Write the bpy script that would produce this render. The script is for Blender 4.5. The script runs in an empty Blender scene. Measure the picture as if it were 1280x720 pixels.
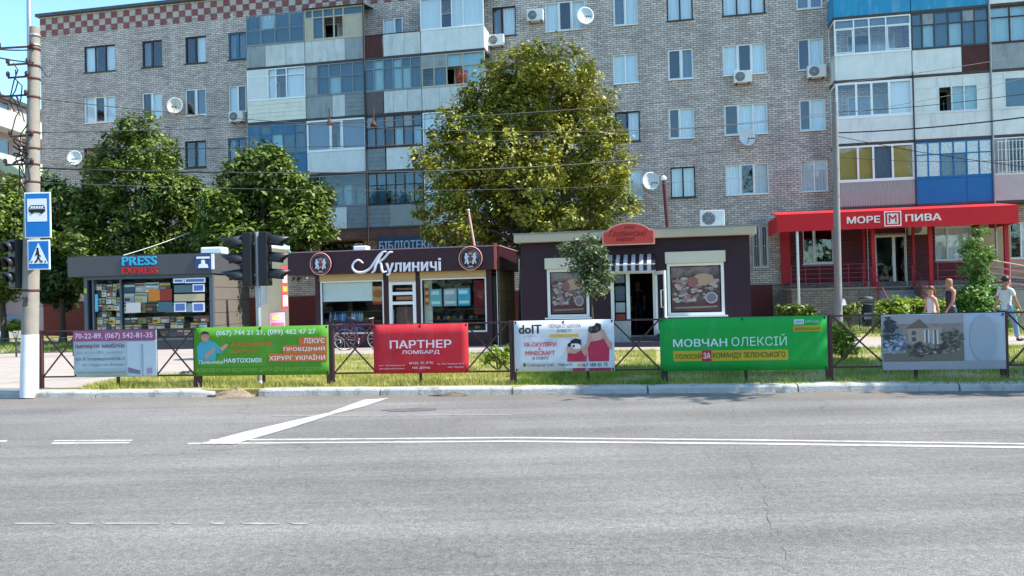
import bpy, bmesh, math, random
import numpy as np
from mathutils import Matrix, Vector
from mathutils.geometry import delaunay_2d_cdt
random.seed(7); rng = np.random.default_rng(11)
S = bpy.context.scene; COL = S.collection

# ------------------------------------------------------------------ camera, sky, sun
FPX, PIT, ROL, HC = 980.0, 0.0102, 0.0239, 1.7
cam = bpy.data.cameras.new('camera'); camo = bpy.data.objects.new('camera', cam); COL.objects.link(camo)
cam.sensor_width = 36; cam.lens = 36*FPX/1280; cam.clip_start = 0.1; cam.clip_end = 3000
camo.matrix_world = Matrix.Translation((0, 0, HC)) @ Matrix.Rotation(math.pi/2+PIT, 4, 'X') @ Matrix.Rotation(-ROL, 4, 'Z')
S.camera = camo
SUN_AZ, SUN_EL = math.radians(101), math.radians(50)      # azimuth measured from +Y towards +X
W = bpy.data.worlds.new('World'); S.world = W; W.use_nodes = True
nt = W.node_tree; bg = nt.nodes['Background']
sky = nt.nodes.new('ShaderNodeTexSky'); sky.sky_type = 'NISHITA'; sky.sun_disc = False
sky.sun_elevation = SUN_EL; sky.sun_rotation = SUN_AZ; sky.air_density = 1.0; sky.dust_density = 0.6; sky.ozone_density = 1.0
tint = nt.nodes.new('ShaderNodeMix'); tint.data_type = 'RGBA'; tint.blend_type = 'MULTIPLY'; tint.inputs[0].default_value = 1
tint.inputs[7].default_value = (0.80, 1.04, 1.10, 1)
nt.links.new(sky.outputs[0], tint.inputs[6]); nt.links.new(tint.outputs[2], bg.inputs[0]); bg.inputs[1].default_value = 0.15
sl = bpy.data.lights.new('sun', 'SUN'); so = bpy.data.objects.new('sun', sl); COL.objects.link(so)
sl.energy = 4.2; sl.angle = math.radians(0.5); sl.color = (1.0, 0.94, 0.84)
sv = Vector((math.sin(SUN_AZ)*math.cos(SUN_EL), math.cos(SUN_AZ)*math.cos(SUN_EL), math.sin(SUN_EL)))
so.rotation_euler = sv.to_track_quat('Z', 'Y').to_euler()
S.view_settings.view_transform = 'Standard'; S.view_settings.look = 'None'; S.view_settings.gamma = 1
S.view_settings.exposure = 1.2
S.cycles.use_denoising = True

# ------------------------------------------------------------------ helpers
def ray(px, py):
    a = (px-640)/FPX; b = (py-360)/FPX
    u = a*math.cos(ROL)-b*math.sin(ROL); v = a*math.sin(ROL)+b*math.cos(ROL)
    return Vector((u, math.cos(PIT)+v*math.sin(PIT), math.sin(PIT)-v*math.cos(PIT)))
def ground(px, py, z=0.0):
    d = ray(px, py); t = (z-HC)/d.z
    return Vector((d.x*t, d.y*t, z))
def atY(px, py, Y):
    d = ray(px, py); t = Y/d.y
    return Vector((d.x*t, Y, HC+d.z*t))
class Fr:
    """upright plane y = D - t*x ; local u along it, w away from the street, z up"""
    def __init__(s, D, t):
        s.D, s.t = D, t; s.a = math.atan(t)
        s.e = Vector((math.cos(s.a), -math.sin(s.a), 0)); s.n = Vector((math.sin(s.a), math.cos(s.a), 0))
    def pu(s, px, py, w=0.0):
        d = ray(px, py); o = Vector((0, s.D, 0)); k = (o.dot(s.n)+w)/d.dot(s.n)
        P = Vector((0, 0, HC))+d*k
        return (P-o).dot(s.e), P.z
    def u(s, px, py, w=0.0): return s.pu(px, py, w)[0]
    def z(s, px, py, w=0.0): return s.pu(px, py, w)[1]
    def P(s, u, w=0.0, z=0.0):
        q = Vector((0, s.D, 0))+s.e*u+s.n*w; q.z = z; return q

def setp(o, label=None, cat=None, group=None, kind=None):
    if label: o['label'] = label
    if cat: o['category'] = cat
    if group: o['group'] = group
    if kind: o['kind'] = kind
    return o
def empty(name, label, cat, loc=(0, 0, 0), rz=0.0, group=None):
    o = bpy.data.objects.new(name, None); COL.objects.link(o); o.empty_display_size = 0.2
    o.location = loc; o.rotation_euler = (0, 0, rz); return setp(o, label, cat, group)
def on(fr, name, label, cat, u=0.0, w=0.0, z=0.0, group=None):
    return empty(name, label, cat, fr.P(u, w, z), -fr.a, group)
class MB:
    def __init__(s): s.v = []; s.f = []; s.m = []; s.sm = []
    def add(s, vs, fs, m=0, smooth=False):
        b = len(s.v); s.v += [tuple(p) for p in vs]
        for f in fs: s.f.append([i+b for i in f]); s.m.append(m); s.sm.append(smooth)
        return s
    def box(s, x0, x1, y0, y1, z0, z1, m=0):
        if x0 > x1: x0, x1 = x1, x0
        if y0 > y1: y0, y1 = y1, y0
        if z0 > z1: z0, z1 = z1, z0
        return s.add([(x0,y0,z0),(x1,y0,z0),(x1,y1,z0),(x0,y1,z0),(x0,y0,z1),(x1,y0,z1),(x1,y1,z1),(x0,y1,z1)],
            [(0,3,2,1),(4,5,6,7),(0,1,5,4),(1,2,6,5),(2,3,7,6),(3,0,4,7)], m)
    def quad(s, a, b, c, d, m=0): return s.add([a, b, c, d], [(0, 1, 2, 3)], m)
    def bar(s, a, b, w, h=None, m=0):
        a = Vector(a); b = Vector(b); h = h or w; d = (b-a).normalized()
        up = Vector((0, 0, 1)) if abs(d.z) < .95 else Vector((0, 1, 0))
        x = d.cross(up).normalized()*w/2; y = x.cross(d).normalized()*h/2
        return s.add([a-x-y, a+x-y, a+x+y, a-x+y, b-x-y, b+x-y, b+x+y, b-x+y],
            [(0,1,2,3),(7,6,5,4),(0,4,5,1),(1,5,6,2),(2,6,7,3),(3,7,4,0)], m)
    def tube(s, pts, r, n=8, m=0, caps=True):
        pts = [Vector(p) for p in pts]; k = len(pts); rs = r if isinstance(r, (list, tuple)) else [r]*k; vs = []
        pn = None
        for i, p in enumerate(pts):
            d = (pts[min(i+1, k-1)]-pts[max(i-1, 0)]).normalized()
            if pn is None:
                pn = d.cross(Vector((0, 0, 1)) if abs(d.z) < .95 else Vector((0, 1, 0))).normalized()
            else: pn = (pn-d*pn.dot(d)).normalized()
            q = d.cross(pn)
            for j in range(n):
                t = 2*math.pi*j/n; vs.append(p+(pn*math.cos(t)+q*math.sin(t))*rs[i])
        fs = [(i*n+j, i*n+(j+1) % n, (i+1)*n+(j+1) % n, (i+1)*n+j) for i in range(k-1) for j in range(n)]
        s.add(vs, fs, m, True)
        if caps: s.add(vs[:n], [tuple(range(n))[::-1]], m); s.add(vs[-n:], [tuple(range(n))], m)
        return s
    def prism(s, pts, y0, y1, m=0):
        """outline in (x,z), extruded in y; y0 is the face seen from -y"""
        n = len(pts)
        return s.add([(x, y0, z) for x, z in pts]+[(x, y1, z) for x, z in pts],
            [tuple(range(n)), tuple(range(2*n-1, n-1, -1))]+[(i, i+n, (i+1) % n+n, (i+1) % n) for i in range(n)], m)
    def lathe(s, c, prof, n=16, m=0, axis='z'):
        vs = []; k = len(prof)
        for r, h in prof:
            for j in range(n):
                t = 2*math.pi*j/n; a, b = r*math.cos(t), r*math.sin(t)
                vs.append((c[0]+a, c[1]+b, c[2]+h) if axis == 'z' else ((c[0]+a, c[1]+h, c[2]+b) if axis == 'y' else (c[0]+h, c[1]+a, c[2]+b)))
        return s.add(vs, [(i*n+j, i*n+(j+1) % n, (i+1)*n+(j+1) % n, (i+1)*n+j) for i in range(k-1) for j in range(n)], m, True)
    def ball(s, c, r, n=10, m=0):
        r = r if isinstance(r, (tuple, list)) else (r, r, r); k = n//2+1; vs = []
        for i in range(k+1):
            p = math.pi*i/k
            for j in range(n):
                t = 2*math.pi*j/n; vs.append((c[0]+r[0]*math.sin(p)*math.cos(t), c[1]+r[1]*math.sin(p)*math.sin(t), c[2]+r[2]*math.cos(p)))
        return s.add(vs, [(i*n+j, (i+1)*n+j, (i+1)*n+(j+1) % n, i*n+(j+1) % n) for i in range(k) for j in range(n)], m, True)
    def mesh(s, name, mats):
        me = bpy.data.meshes.new(name); me.from_pydata(s.v, [], s.f)
        for m in (mats if isinstance(mats, (list, tuple)) else [mats]): me.materials.append(m)
        me.polygons.foreach_set('material_index', s.m); me.polygons.foreach_set('use_smooth', s.sm); me.update(); return me
    def build(s, name, mats, parent=None, loc=None, rz=None, bev=0):
        o = bpy.data.objects.new(name, s.mesh(name, mats)); COL.objects.link(o)
        if parent: o.parent = parent
        if loc is not None: o.location = loc
        if rz is not None: o.rotation_euler = (0, 0, rz)
        if bev:
            b = o.modifiers.new('bevel', 'BEVEL'); b.width = bev; b.segments = 2; b.limit_method = 'ANGLE'
        return o
def obj(name, me, parent=None, loc=None):
    o = bpy.data.objects.new(name, me); COL.objects.link(o)
    if parent: o.parent = parent
    if loc is not None: o.location = loc
    return o
def copy_tree(o, parent=None):
    c = o.copy(); COL.objects.link(c); c.parent = parent
    for ch in list(o.children): copy_tree(ch, c)
    return c

# ------------------------------------------------------------------ materials
def lin(h):
    h = h.lstrip('#'); r = []
    for i in (0, 2, 4):
        v = int(h[i:i+2], 16)/255; r.append(v/12.92 if v <= .04045 else ((v+.055)/1.055)**2.4)
    return r
def N(t, k, **kw):
    n = t.nodes.new(k)
    for a, b in kw.items(): setattr(n, a, b)
    return n
MC = {}
def mat(name, col, rough=.7, var=.12, scale=3.0, bump=0.0, bscale=40.0, metal=0.0, spec=.4, streak=0.0, dirt=None, dirtamt=0.0, stretch=(1,1,1)):
    if name in MC: return MC[name]
    m = bpy.data.materials.new(name); MC[name] = m; m.use_nodes = True; t = m.node_tree; b = t.nodes['Principled BSDF']
    c = lin(col) if isinstance(col, str) else list(col)
    b.inputs['Roughness'].default_value = rough; b.inputs['Metallic'].default_value = metal; b.inputs['Specular IOR Level'].default_value = spec
    tc = N(t, 'ShaderNodeTexCoord'); mp = N(t, 'ShaderNodeMapping'); mp.inputs['Scale'].default_value = stretch
    t.links.new(tc.outputs['Object'], mp.inputs[0])
    oi = N(t, 'ShaderNodeObjectInfo'); va = N(t, 'ShaderNodeVectorMath', operation='MULTIPLY_ADD')
    cb = N(t, 'ShaderNodeCombineXYZ')
    for i in range(3): t.links.new(oi.outputs['Random'], cb.inputs[i])
    t.links.new(cb.outputs[0], va.inputs[0]); va.inputs[1].default_value = (37, 51, 23); t.links.new(mp.outputs[0], va.inputs[2])
    no = N(t, 'ShaderNodeTexNoise'); no.inputs['Scale'].default_value = scale; no.inputs['Detail'].default_value = 6; no.inputs['Roughness'].default_value = .65
    t.links.new(va.outputs[0], no.inputs['Vector'])
    mr = N(t, 'ShaderNodeMapRange'); mr.inputs[1].default_value = .25; mr.inputs[2].default_value = .75; mr.inputs[3].default_value = 1-var; mr.inputs[4].default_value = 1+var
    t.links.new(no.outputs[0], mr.inputs[0])
    mx = N(t, 'ShaderNodeMix', data_type='RGBA', blend_type='MULTIPLY'); mx.inputs[0].default_value = 1; mx.inputs[6].default_value = (*c, 1)
    cc = N(t, 'ShaderNodeCombineColor')
    for i in range(3): t.links.new(mr.outputs[0], cc.inputs[i])
    t.links.new(cc.outputs[0], mx.inputs[7]); out = mx.outputs[2]
    if dirt:
        n2 = N(t, 'ShaderNodeTexNoise'); n2.inputs['Scale'].default_value = 1.3; n2.inputs['Detail'].default_value = 8; n2.inputs['Roughness'].default_value = .75
        m2 = N(t, 'ShaderNodeMapping'); m2.inputs['Scale'].default_value = (2.2, 2.2, .5); t.links.new(va.outputs[0], m2.inputs[0]); t.links.new(m2.outputs[0], n2.inputs['Vector'])
        r2 = N(t, 'ShaderNodeMapRange'); r2.inputs[1].default_value = .5; r2.inputs[2].default_value = .72; r2.inputs[4].default_value = dirtamt
        t.links.new(n2.outputs[0], r2.inputs[0])
        x2 = N(t, 'ShaderNodeMix', data_type='RGBA'); t.links.new(r2.outputs[0], x2.inputs[0]); t.links.new(out, x2.inputs[6]); x2.inputs[7].default_value = (*lin(dirt), 1); out = x2.outputs[2]
    t.links.new(out, b.inputs['Base Color'])
    if bump:
        n3 = N(t, 'ShaderNodeTexNoise'); n3.inputs['Scale'].default_value = bscale; n3.inputs['Detail'].default_value = 4; t.links.new(va.outputs[0], n3.inputs['Vector'])
        bp = N(t, 'ShaderNodeBump'); bp.inputs['Strength'].default_value = bump; bp.inputs['Distance'].default_value = .02
        t.links.new(n3.outputs[0], bp.inputs['Height']); t.links.new(bp.outputs[0], b.inputs['Normal'])
    return m
def glass(name, tintc=(.97, .98, .99), refl=.06, dark=0.0):
    if name in MC: return MC[name]
    m = bpy.data.materials.new(name); MC[name] = m; m.use_nodes = True; t = m.node_tree
    for n in list(t.nodes): t.nodes.remove(n)
    o = N(t, 'ShaderNodeOutputMaterial'); tr = N(t, 'ShaderNodeBsdfTransparent'); tr.inputs[0].default_value = (*tintc, 1)
    g = N(t, 'ShaderNodeBsdfGlossy'); g.inputs['Roughness'].default_value = .03; g.inputs[0].default_value = (.9, .95, 1, 1)
    fr = N(t, 'ShaderNodeLayerWeight'); fr.inputs[0].default_value = .5; pw = N(t, 'ShaderNodeMath', operation='POWER'); t.links.new(fr.outputs['Facing'], pw.inputs[0]); pw.inputs[1].default_value = 4
    ma = N(t, 'ShaderNodeMath', operation='MULTIPLY_ADD'); ma.inputs[1].default_value = .7; ma.inputs[2].default_value = refl
    tc = N(t, 'ShaderNodeTexCoord'); no = N(t, 'ShaderNodeTexNoise'); no.inputs['Scale'].default_value = 1.2; t.links.new(tc.outputs['Object'], no.inputs['Vector'])
    bp = N(t, 'ShaderNodeBump'); bp.inputs['Strength'].default_value = .12; bp.inputs['Distance'].default_value = .05; t.links.new(no.outputs[0], bp.inputs['Height']); t.links.new(bp.outputs[0], g.inputs['Normal'])
    mx = N(t, 'ShaderNodeMixShader'); t.links.new(pw.outputs[0], ma.inputs[0]); t.links.new(ma.outputs[0], mx.inputs[0])
    t.links.new(tr.outputs[0], mx.inputs[1]); t.links.new(g.outputs[0], mx.inputs[2]); t.links.new(mx.outputs[0], o.inputs[0]); return m
def brick_mat(name, c1, c2, mortar, bw=.30, bh=.105, bump=.6, patch=None):
    m = bpy.data.materials.new(name); MC[name] = m; m.use_nodes = True; t = m.node_tree; b = t.nodes['Principled BSDF']; b.inputs['Roughness'].default_value = .9
    tc = N(t, 'ShaderNodeTexCoord'); sx = N(t, 'ShaderNodeSeparateXYZ'); cx = N(t, 'ShaderNodeCombineXYZ'); t.links.new(tc.outputs['Object'], sx.inputs[0])
    ad = N(t, 'ShaderNodeMath', operation='ADD'); t.links.new(sx.outputs[0], ad.inputs[0]); t.links.new(sx.outputs[1], ad.inputs[1])
    t.links.new(ad.outputs[0], cx.inputs[0]); t.links.new(sx.outputs[2], cx.inputs[1])
    br = N(t, 'ShaderNodeTexBrick'); br.inputs['Scale'].default_value = 1; br.inputs['Brick Width'].default_value = bw; br.inputs['Row Height'].default_value = bh
    br.inputs['Mortar Size'].default_value = .012; br.inputs['Mortar Smooth'].default_value = .2; br.inputs['Bias'].default_value = -.1
    br.inputs['Color1'].default_value = (*lin(c1), 1); br.inputs['Color2'].default_value = (*lin(c2), 1); br.inputs['Mortar'].default_value = (*lin(mortar), 1)
    t.links.new(cx.outputs[0], br.inputs['Vector'])
    no = N(t, 'ShaderNodeTexNoise'); no.inputs['Scale'].default_value = .35; no.inputs['Detail'].default_value = 9; no.inputs['Roughness'].default_value = .7; t.links.new(tc.outputs['Object'], no.inputs['Vector'])
    mr = N(t, 'ShaderNodeMapRange'); mr.inputs[1].default_value = .3; mr.inputs[2].default_value = .7; mr.inputs[3].default_value = .8; mr.inputs[4].default_value = 1.15; t.links.new(no.outputs[0], mr.inputs[0])
    n4 = N(t, 'ShaderNodeTexNoise'); n4.inputs['Scale'].default_value = 6; n4.inputs['Detail'].default_value = 4; t.links.new(tc.outputs['Object'], n4.inputs['Vector'])
    m4 = N(t, 'ShaderNodeMapRange'); m4.inputs[1].default_value = .3; m4.inputs[2].default_value = .7; m4.inputs[3].default_value = .82; m4.inputs[4].default_value = 1.18; t.links.new(n4.outputs[0], m4.inputs[0])
    mm = N(t, 'ShaderNodeMath', operation='MULTIPLY'); t.links.new(mr.outputs[0], mm.inputs[0]); t.links.new(m4.outputs[0], mm.inputs[1])
    mp5 = N(t, 'ShaderNodeMapping'); mp5.inputs['Scale'].default_value = (1.3, 1.3, .12); t.links.new(tc.outputs['Object'], mp5.inputs[0]); n5 = N(t, 'ShaderNodeTexNoise'); n5.inputs['Scale'].default_value = 1; n5.inputs['Detail'].default_value = 7; t.links.new(mp5.outputs[0], n5.inputs['Vector'])
    m5 = N(t, 'ShaderNodeMapRange'); m5.inputs[1].default_value = .35; m5.inputs[2].default_value = .65; m5.inputs[3].default_value = 1.08; m5.inputs[4].default_value = .86; t.links.new(n5.outputs[0], m5.inputs[0]); m6 = N(t, 'ShaderNodeMath', operation='MULTIPLY'); t.links.new(mm.outputs[0], m6.inputs[0]); t.links.new(m5.outputs[0], m6.inputs[1]); mm = m6
    cc = N(t, 'ShaderNodeVectorMath', operation='SCALE'); t.links.new(br.outputs['Color'], cc.inputs[0]); t.links.new(mm.outputs[0], cc.inputs['Scale'])
    t.links.new(cc.outputs[0], b.inputs['Base Color'])
    bp = N(t, 'ShaderNodeBump', invert=True); bp.inputs['Strength'].default_value = bump; bp.inputs['Distance'].default_value = .02
    t.links.new(br.outputs['Fac'], bp.inputs['Height']); t.links.new(bp.outputs[0], b.inputs['Normal']); return m
def leaf_mat(name, c1, c2, trans=.35):
    m = bpy.data.materials.new(name); MC[name] = m; m.use_nodes = True; t = m.node_tree; b = t.nodes['Principled BSDF']; b.inputs['Roughness'].default_value = .5; b.inputs['Specular IOR Level'].default_value = .35
    g = N(t, 'ShaderNodeNewGeometry'); mx = N(t, 'ShaderNodeMix', data_type='RGBA'); tc = N(t, 'ShaderNodeTexCoord'); no = N(t, 'ShaderNodeTexNoise'); no.inputs['Scale'].default_value = 1.1; no.inputs['Detail'].default_value = 3; t.links.new(tc.outputs['Object'], no.inputs['Vector'])
    ma = N(t, 'ShaderNodeMath', operation='MULTIPLY_ADD'); ma.inputs[1].default_value = .4; t.links.new(g.outputs['Random Per Island'], ma.inputs[0]); mr = N(t, 'ShaderNodeMapRange'); mr.inputs[1].default_value = .35; mr.inputs[2].default_value = .65; mr.inputs[4].default_value = .6; t.links.new(no.outputs[0], mr.inputs[0]); t.links.new(mr.outputs[0], ma.inputs[2]); t.links.new(ma.outputs[0], mx.inputs[0])
    mx.inputs[6].default_value = (*lin(c1), 1); mx.inputs[7].default_value = (*lin(c2), 1); t.links.new(mx.outputs[2], b.inputs['Base Color'])
    tr = N(t, 'ShaderNodeBsdfTranslucent'); t.links.new(mx.outputs[2], tr.inputs[0]); ms = N(t, 'ShaderNodeMixShader'); ms.inputs[0].default_value = trans
    o = t.nodes['Material Output']; t.links.new(b.outputs[0], ms.inputs[1]); t.links.new(tr.outputs[0], ms.inputs[2]); t.links.new(ms.outputs[0], o.inputs[0]); return m

BRICK = brick_mat('silicate_brick', '#d2c5bc', '#aea19a', '#6a635f', .30, .10, .8)
BRICKW = brick_mat('warm_brick', '#a08a72', '#8a7562', '#544a42')
BRICKD = brick_mat('plinth_brick', '#8d857c', '#7d7168', '#57504a')
REDB = brick_mat('red_brick', '#8c5450', '#7c4846', '#4c4040', .3, .105)
WHITE = mat('white_plastic', '#e4e6e4', .35, .04)
OLDWHITE = mat('old_white_paint', '#d4d8d4', .7, .08, 2, dirt='#8f8a84', dirtamt=.35)
SLABE = mat('shadow_slab_edge', '#4c4644', .9, .3, 3)  # colour darkened to paint the shadow line under each balcony floor
SLAB = mat('stained_slab', '#c4c8c4', .85, .12, 2, .3, dirt='#6f6662', dirtamt=.45)
GREYP = mat('grey_panel', '#8f9698', .8, .15, 2, dirt='#4d4844', dirtamt=.6)
DGREY = mat('dark_grey_metal', '#3d4246', .6, .15, 3)
BROWNW = mat('brown_wood', '#4a2a22', .7, .2, 4)
DARKW = mat('dark_frame', '#2b2a2e', .6, .15, 4)
BLUEW = mat('blue_paint', '#3a6c8c', .6, .15, 2, dirt='#7f98a4', dirtamt=.5)
BLUES = mat('blue_saturated_paint', '#1468a0', .55, .08, 2)
TEALP = mat('teal_blue_paint', '#2288b0', .6, .12, 2, dirt='#8fb8c4', dirtamt=.5)
GREYW = mat('grey_weathered_wood', '#7d8588', .8, .2, 4)
CREAM = mat('cream_siding', '#dedccc', .7, .08, 2, dirt='#8a7c62', dirtamt=.3)
CREAMW = mat('cream_wood', '#b2aa94', .7, .12, 3)
BROWNP = mat('rust_brown_panel', '#4a2824', .8, .25, 4, .3)
PINKP = mat('pinkish_plaster', '#b6aaaa', .85, .08, 2)
CORR = mat('corrugated_grey', '#98a29c', .6, .1, 2)
BLIND = mat('yellow_blind', '#a89850', .8, .08, 2)
CURT = mat('white_curtain', '#cfdcdc', .8, .06, 3, stretch=(6, 1, .4))
CURTD = mat('dull_curtain', '#5c7280', .85, .15, 3, stretch=(6, 1, .4))
FOIL = mat('crumpled_foil', '#c0c8c4', .35, .35, 14, .9, 12, metal=.5)
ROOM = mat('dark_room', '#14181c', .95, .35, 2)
GLASS = glass('window_glass'); GLASSL = glass('old_window_glass', (.8, .88, .9), .05)
SHOPG = glass('shop_glass', (.92, .95, .95), .02)
REDCLOTH = mat('red_cloth', '#b81c28', .8, .15)
CONC = mat('pole_concrete', '#8f877c', .9, .14, 5, .4, 60, dirt='#6e655c', dirtamt=.5)
WPAINT = mat('pole_white_paint', '#dcdee0', .7, .06, 4, dirt='#a29c92', dirtamt=.35)
GALV = mat('galvanised_metal', '#a8aaac', .45, .1, 5, metal=.5)
RUST = mat('rusty_iron', '#5a3430', .75, .25, 9, metal=.2)
BLACK = mat('black_plastic', '#18191c', .5, .1)
MAROON = mat('fence_maroon_paint', '#43262a', .5, .15, 8, .2, dirt='#6d4a42', dirtamt=.35)
KERB = mat('kerb_whitewash', '#a6a5a0', .85, .14, 6, .6, 30, dirt='#625d55', dirtamt=1)

# ------------------------------------------------------------------ frames of reference for the rows of things
FF = Fr(38.6, .1951)     # facade of the block of flats
FK = Fr(13.55, .129)     # kerb line
FE = Fr(14.15, .120)     # street fence
K1 = Fr(26.5, .06); K2 = Fr(25.0, .17); K3 = Fr(24.6, .20)
def wx(name, z): return z

# ------------------------------------------------------------------ ground
def sheet(name, pts, m, z=None, th=0.0, kind='structure'):
    b = MB(); P = [(p[0], p[1], (p[2] if z is None else z)) for p in pts]; b.add(P, [tuple(range(len(P)))], 0)
    if th:
        n = len(P); b.add(P+[(x, y, q-th) for x, y, q in P], [(i, i+n, (i+1) % n+n, (i+1) % n) for i in range(n)], 0)
    o = b.build(name, m); setp(o, kind=kind); return o
def asphalt():
    m = bpy.data.materials.new('worn_asphalt'); m.use_nodes = True; t = m.node_tree; b = t.nodes['Principled BSDF']; b.inputs['Roughness'].default_value = .88; b.inputs['Specular IOR Level'].default_value = .3
    tc = N(t, 'ShaderNodeTexCoord'); L = t.links.new
    def noise(sc, st=(1, 1, 1), det=6, ro=.6):
        mp = N(t, 'ShaderNodeMapping'); mp.inputs['Scale'].default_value = st; mp.inputs['Rotation'].default_value = (0, 0, .06); L(tc.outputs['Object'], mp.inputs[0])
        n = N(t, 'ShaderNodeTexNoise'); n.inputs['Scale'].default_value = sc; n.inputs['Detail'].default_value = det; n.inputs['Roughness'].default_value = ro; L(mp.outputs[0], n.inputs['Vector']); return n.outputs[0]
    def mr(s, a, b_, c, d):
        n = N(t, 'ShaderNodeMapRange'); n.inputs[1].default_value = a; n.inputs[2].default_value = b_; n.inputs[3].default_value = c; n.inputs[4].default_value = d; L(s, n.inputs[0]); return n.outputs[0]
    def mul(a, b_):
        n = N(t, 'ShaderNodeMath', operation='MULTIPLY'); L(a, n.inputs[0]); L(b_, n.inputs[1]); return n.outputs[0]
    v = mul(mr(noise(110, det=2), .3, .7, .5, 1.5), mr(noise(1.0, (.07, 1.6, 1)), .3, .7, .80, 1.14))
    v = mul(v, mr(noise(.45), .3, .7, .9, 1.1)); v = mul(v, mr(noise(34, det=4, ro=.75), .36, .64, .72, 1.28)); v = mul(v, mr(noise(13, det=4), .35, .65, .86, 1.14)); v = mul(v, mr(noise(.22, det=4), .4, .6, .9, 1.06)); v = mul(v, mr(noise(7, (.05, 1.2, 1), 4), .35, .65, .93, 1.05))
    vo = N(t, 'ShaderNodeTexVoronoi', feature='DISTANCE_TO_EDGE'); vo.inputs['Scale'].default_value = .16
    dn = N(t, 'ShaderNodeTexNoise'); dn.inputs['Scale'].default_value = 1.6; dn.inputs['Detail'].default_value = 8; L(tc.outputs['Object'], dn.inputs['Vector'])
    vm = N(t, 'ShaderNodeVectorMath', operation='MULTIPLY_ADD'); L(dn.outputs['Color'], vm.inputs[0]); vm.inputs[1].default_value = (.9, .9, 0); L(tc.outputs['Object'], vm.inputs[2]); L(vm.outputs[0], vo.inputs['Vector'])
    ck = mr(vo.outputs['Distance'], 0, .0022, .72, 1); v = mul(v, ck)
    col = N(t, 'ShaderNodeVectorMath', operation='SCALE'); col.inputs[0].default_value = (.172, .160, .149); L(v, col.inputs['Scale'])
    sp = N(t, 'ShaderNodeSeparateXYZ'); L(tc.outputs['Object'], sp.inputs[0]); q = N(t, 'ShaderNodeMath', operation='MULTIPLY_ADD'); q.inputs[1].default_value = .129; L(sp.outputs[0], q.inputs[0]); L(sp.outputs[1], q.inputs[2])
    g1 = mul(mr(q.outputs[0], 12.55, 13.5, 0, 1), mr(noise(2.2), .38, .62, .15, 1)); mx = N(t, 'ShaderNodeMix', data_type='RGBA'); L(g1, mx.inputs[0]); L(col.outputs[0], mx.inputs[6]); mx.inputs[7].default_value = (.16, .13, .10, 1)
    st = mr(noise(1.1, det=5, ro=.7), .66, .74, 0, .35); m2 = N(t, 'ShaderNodeMix', data_type='RGBA'); L(st, m2.inputs[0]); L(mx.outputs[2], m2.inputs[6]); m2.inputs[7].default_value = (.08, .078, .075, 1); L(m2.outputs[2], b.inputs['Base Color'])
    bp = N(t, 'ShaderNodeBump'); bp.inputs['Strength'].default_value = .5; bp.inputs['Distance'].default_value = .01; L(noise(90, det=3), bp.inputs['Height']); L(bp.outputs[0], b.inputs['Normal']); return m
ASPH = asphalt()
SOIL = mat('dry_soil_and_turf', '#8c8450', .95, .3, 1.2, .5, 20, dirt='#b0a080', dirtamt=.7)
PAVE = mat('pale_pavement', '#9f948c', .92, .12, 1.4, .3, 60, dirt='#948a80', dirtamt=.6)
sheet('ground', [(-1500, -1500), (1500, -1500), (1500, 1500), (-1500, 1500)], mat('far_ground', '#6d7048', .95, .2, .3), -.02)
RR = [FK.P(-400, 0.2, 0), FK.P(400, 0.2, 0), FK.P(400, -24, 0), FK.P(-400, -24, 0)]
sheet('road', [(p.x, p.y, 0) for p in RR][::-1], ASPH)
vg = [FK.P(-400, .12, .116), FK.P(400, .12, .116), FK.P(400, 90, .116), FK.P(-400, 90, .116)]
sheet('verge', [(p.x, p.y, .116) for p in vg], SOIL, th=.14)
# pavements (4 mm steps)
def strip(name, pts, m, z): return sheet(name, [(p.x, p.y, z) for p in pts][::-1] if False else [(p.x, p.y, z) for p in pts], m)
sheet('pavement', [tuple(ground(*q, .12)) for q in [(-500, 489), (40, 487), (96, 484), (150, 475), (240, 468), (300, 462), (300, 441.5), (90, 444), (-500, 452)]], PAVE)
q0, q1 = FE.P(-45, 8.0), FE.P(60, 6.6)
b0, b1 = K2.P(-40, .9), K3.P(60, -.6)
pathpts = [ground(-200, 450, .124), ground(300, 441.3, .124), ground(450, 443, .124), ground(640, 440, .124), ground(900, 436.5, .124), ground(1280, 431.5, .124), ground(1800, 424, .124),
           ground(1800, 410, .124), ground(1280, 420.5, .124), ground(1050, 422, .124), ground(760, 424, .124), ground(600, 429, .124), ground(400, 431, .124), ground(250, 433, .124), ground(-200, 440, .124)]
sheet('path', [tuple(p) for p in pathpts], PAVE)
yard = [FF.P(-22, -10.5), FF.P(2, -9.5), FF.P(2, -4), FF.P(-22, -4)]
sheet('yard_asphalt', [(p.x, p.y, .122) for p in yard], mat('yard_asphalt', '#6c6a68', .9, .15, 2))
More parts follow.
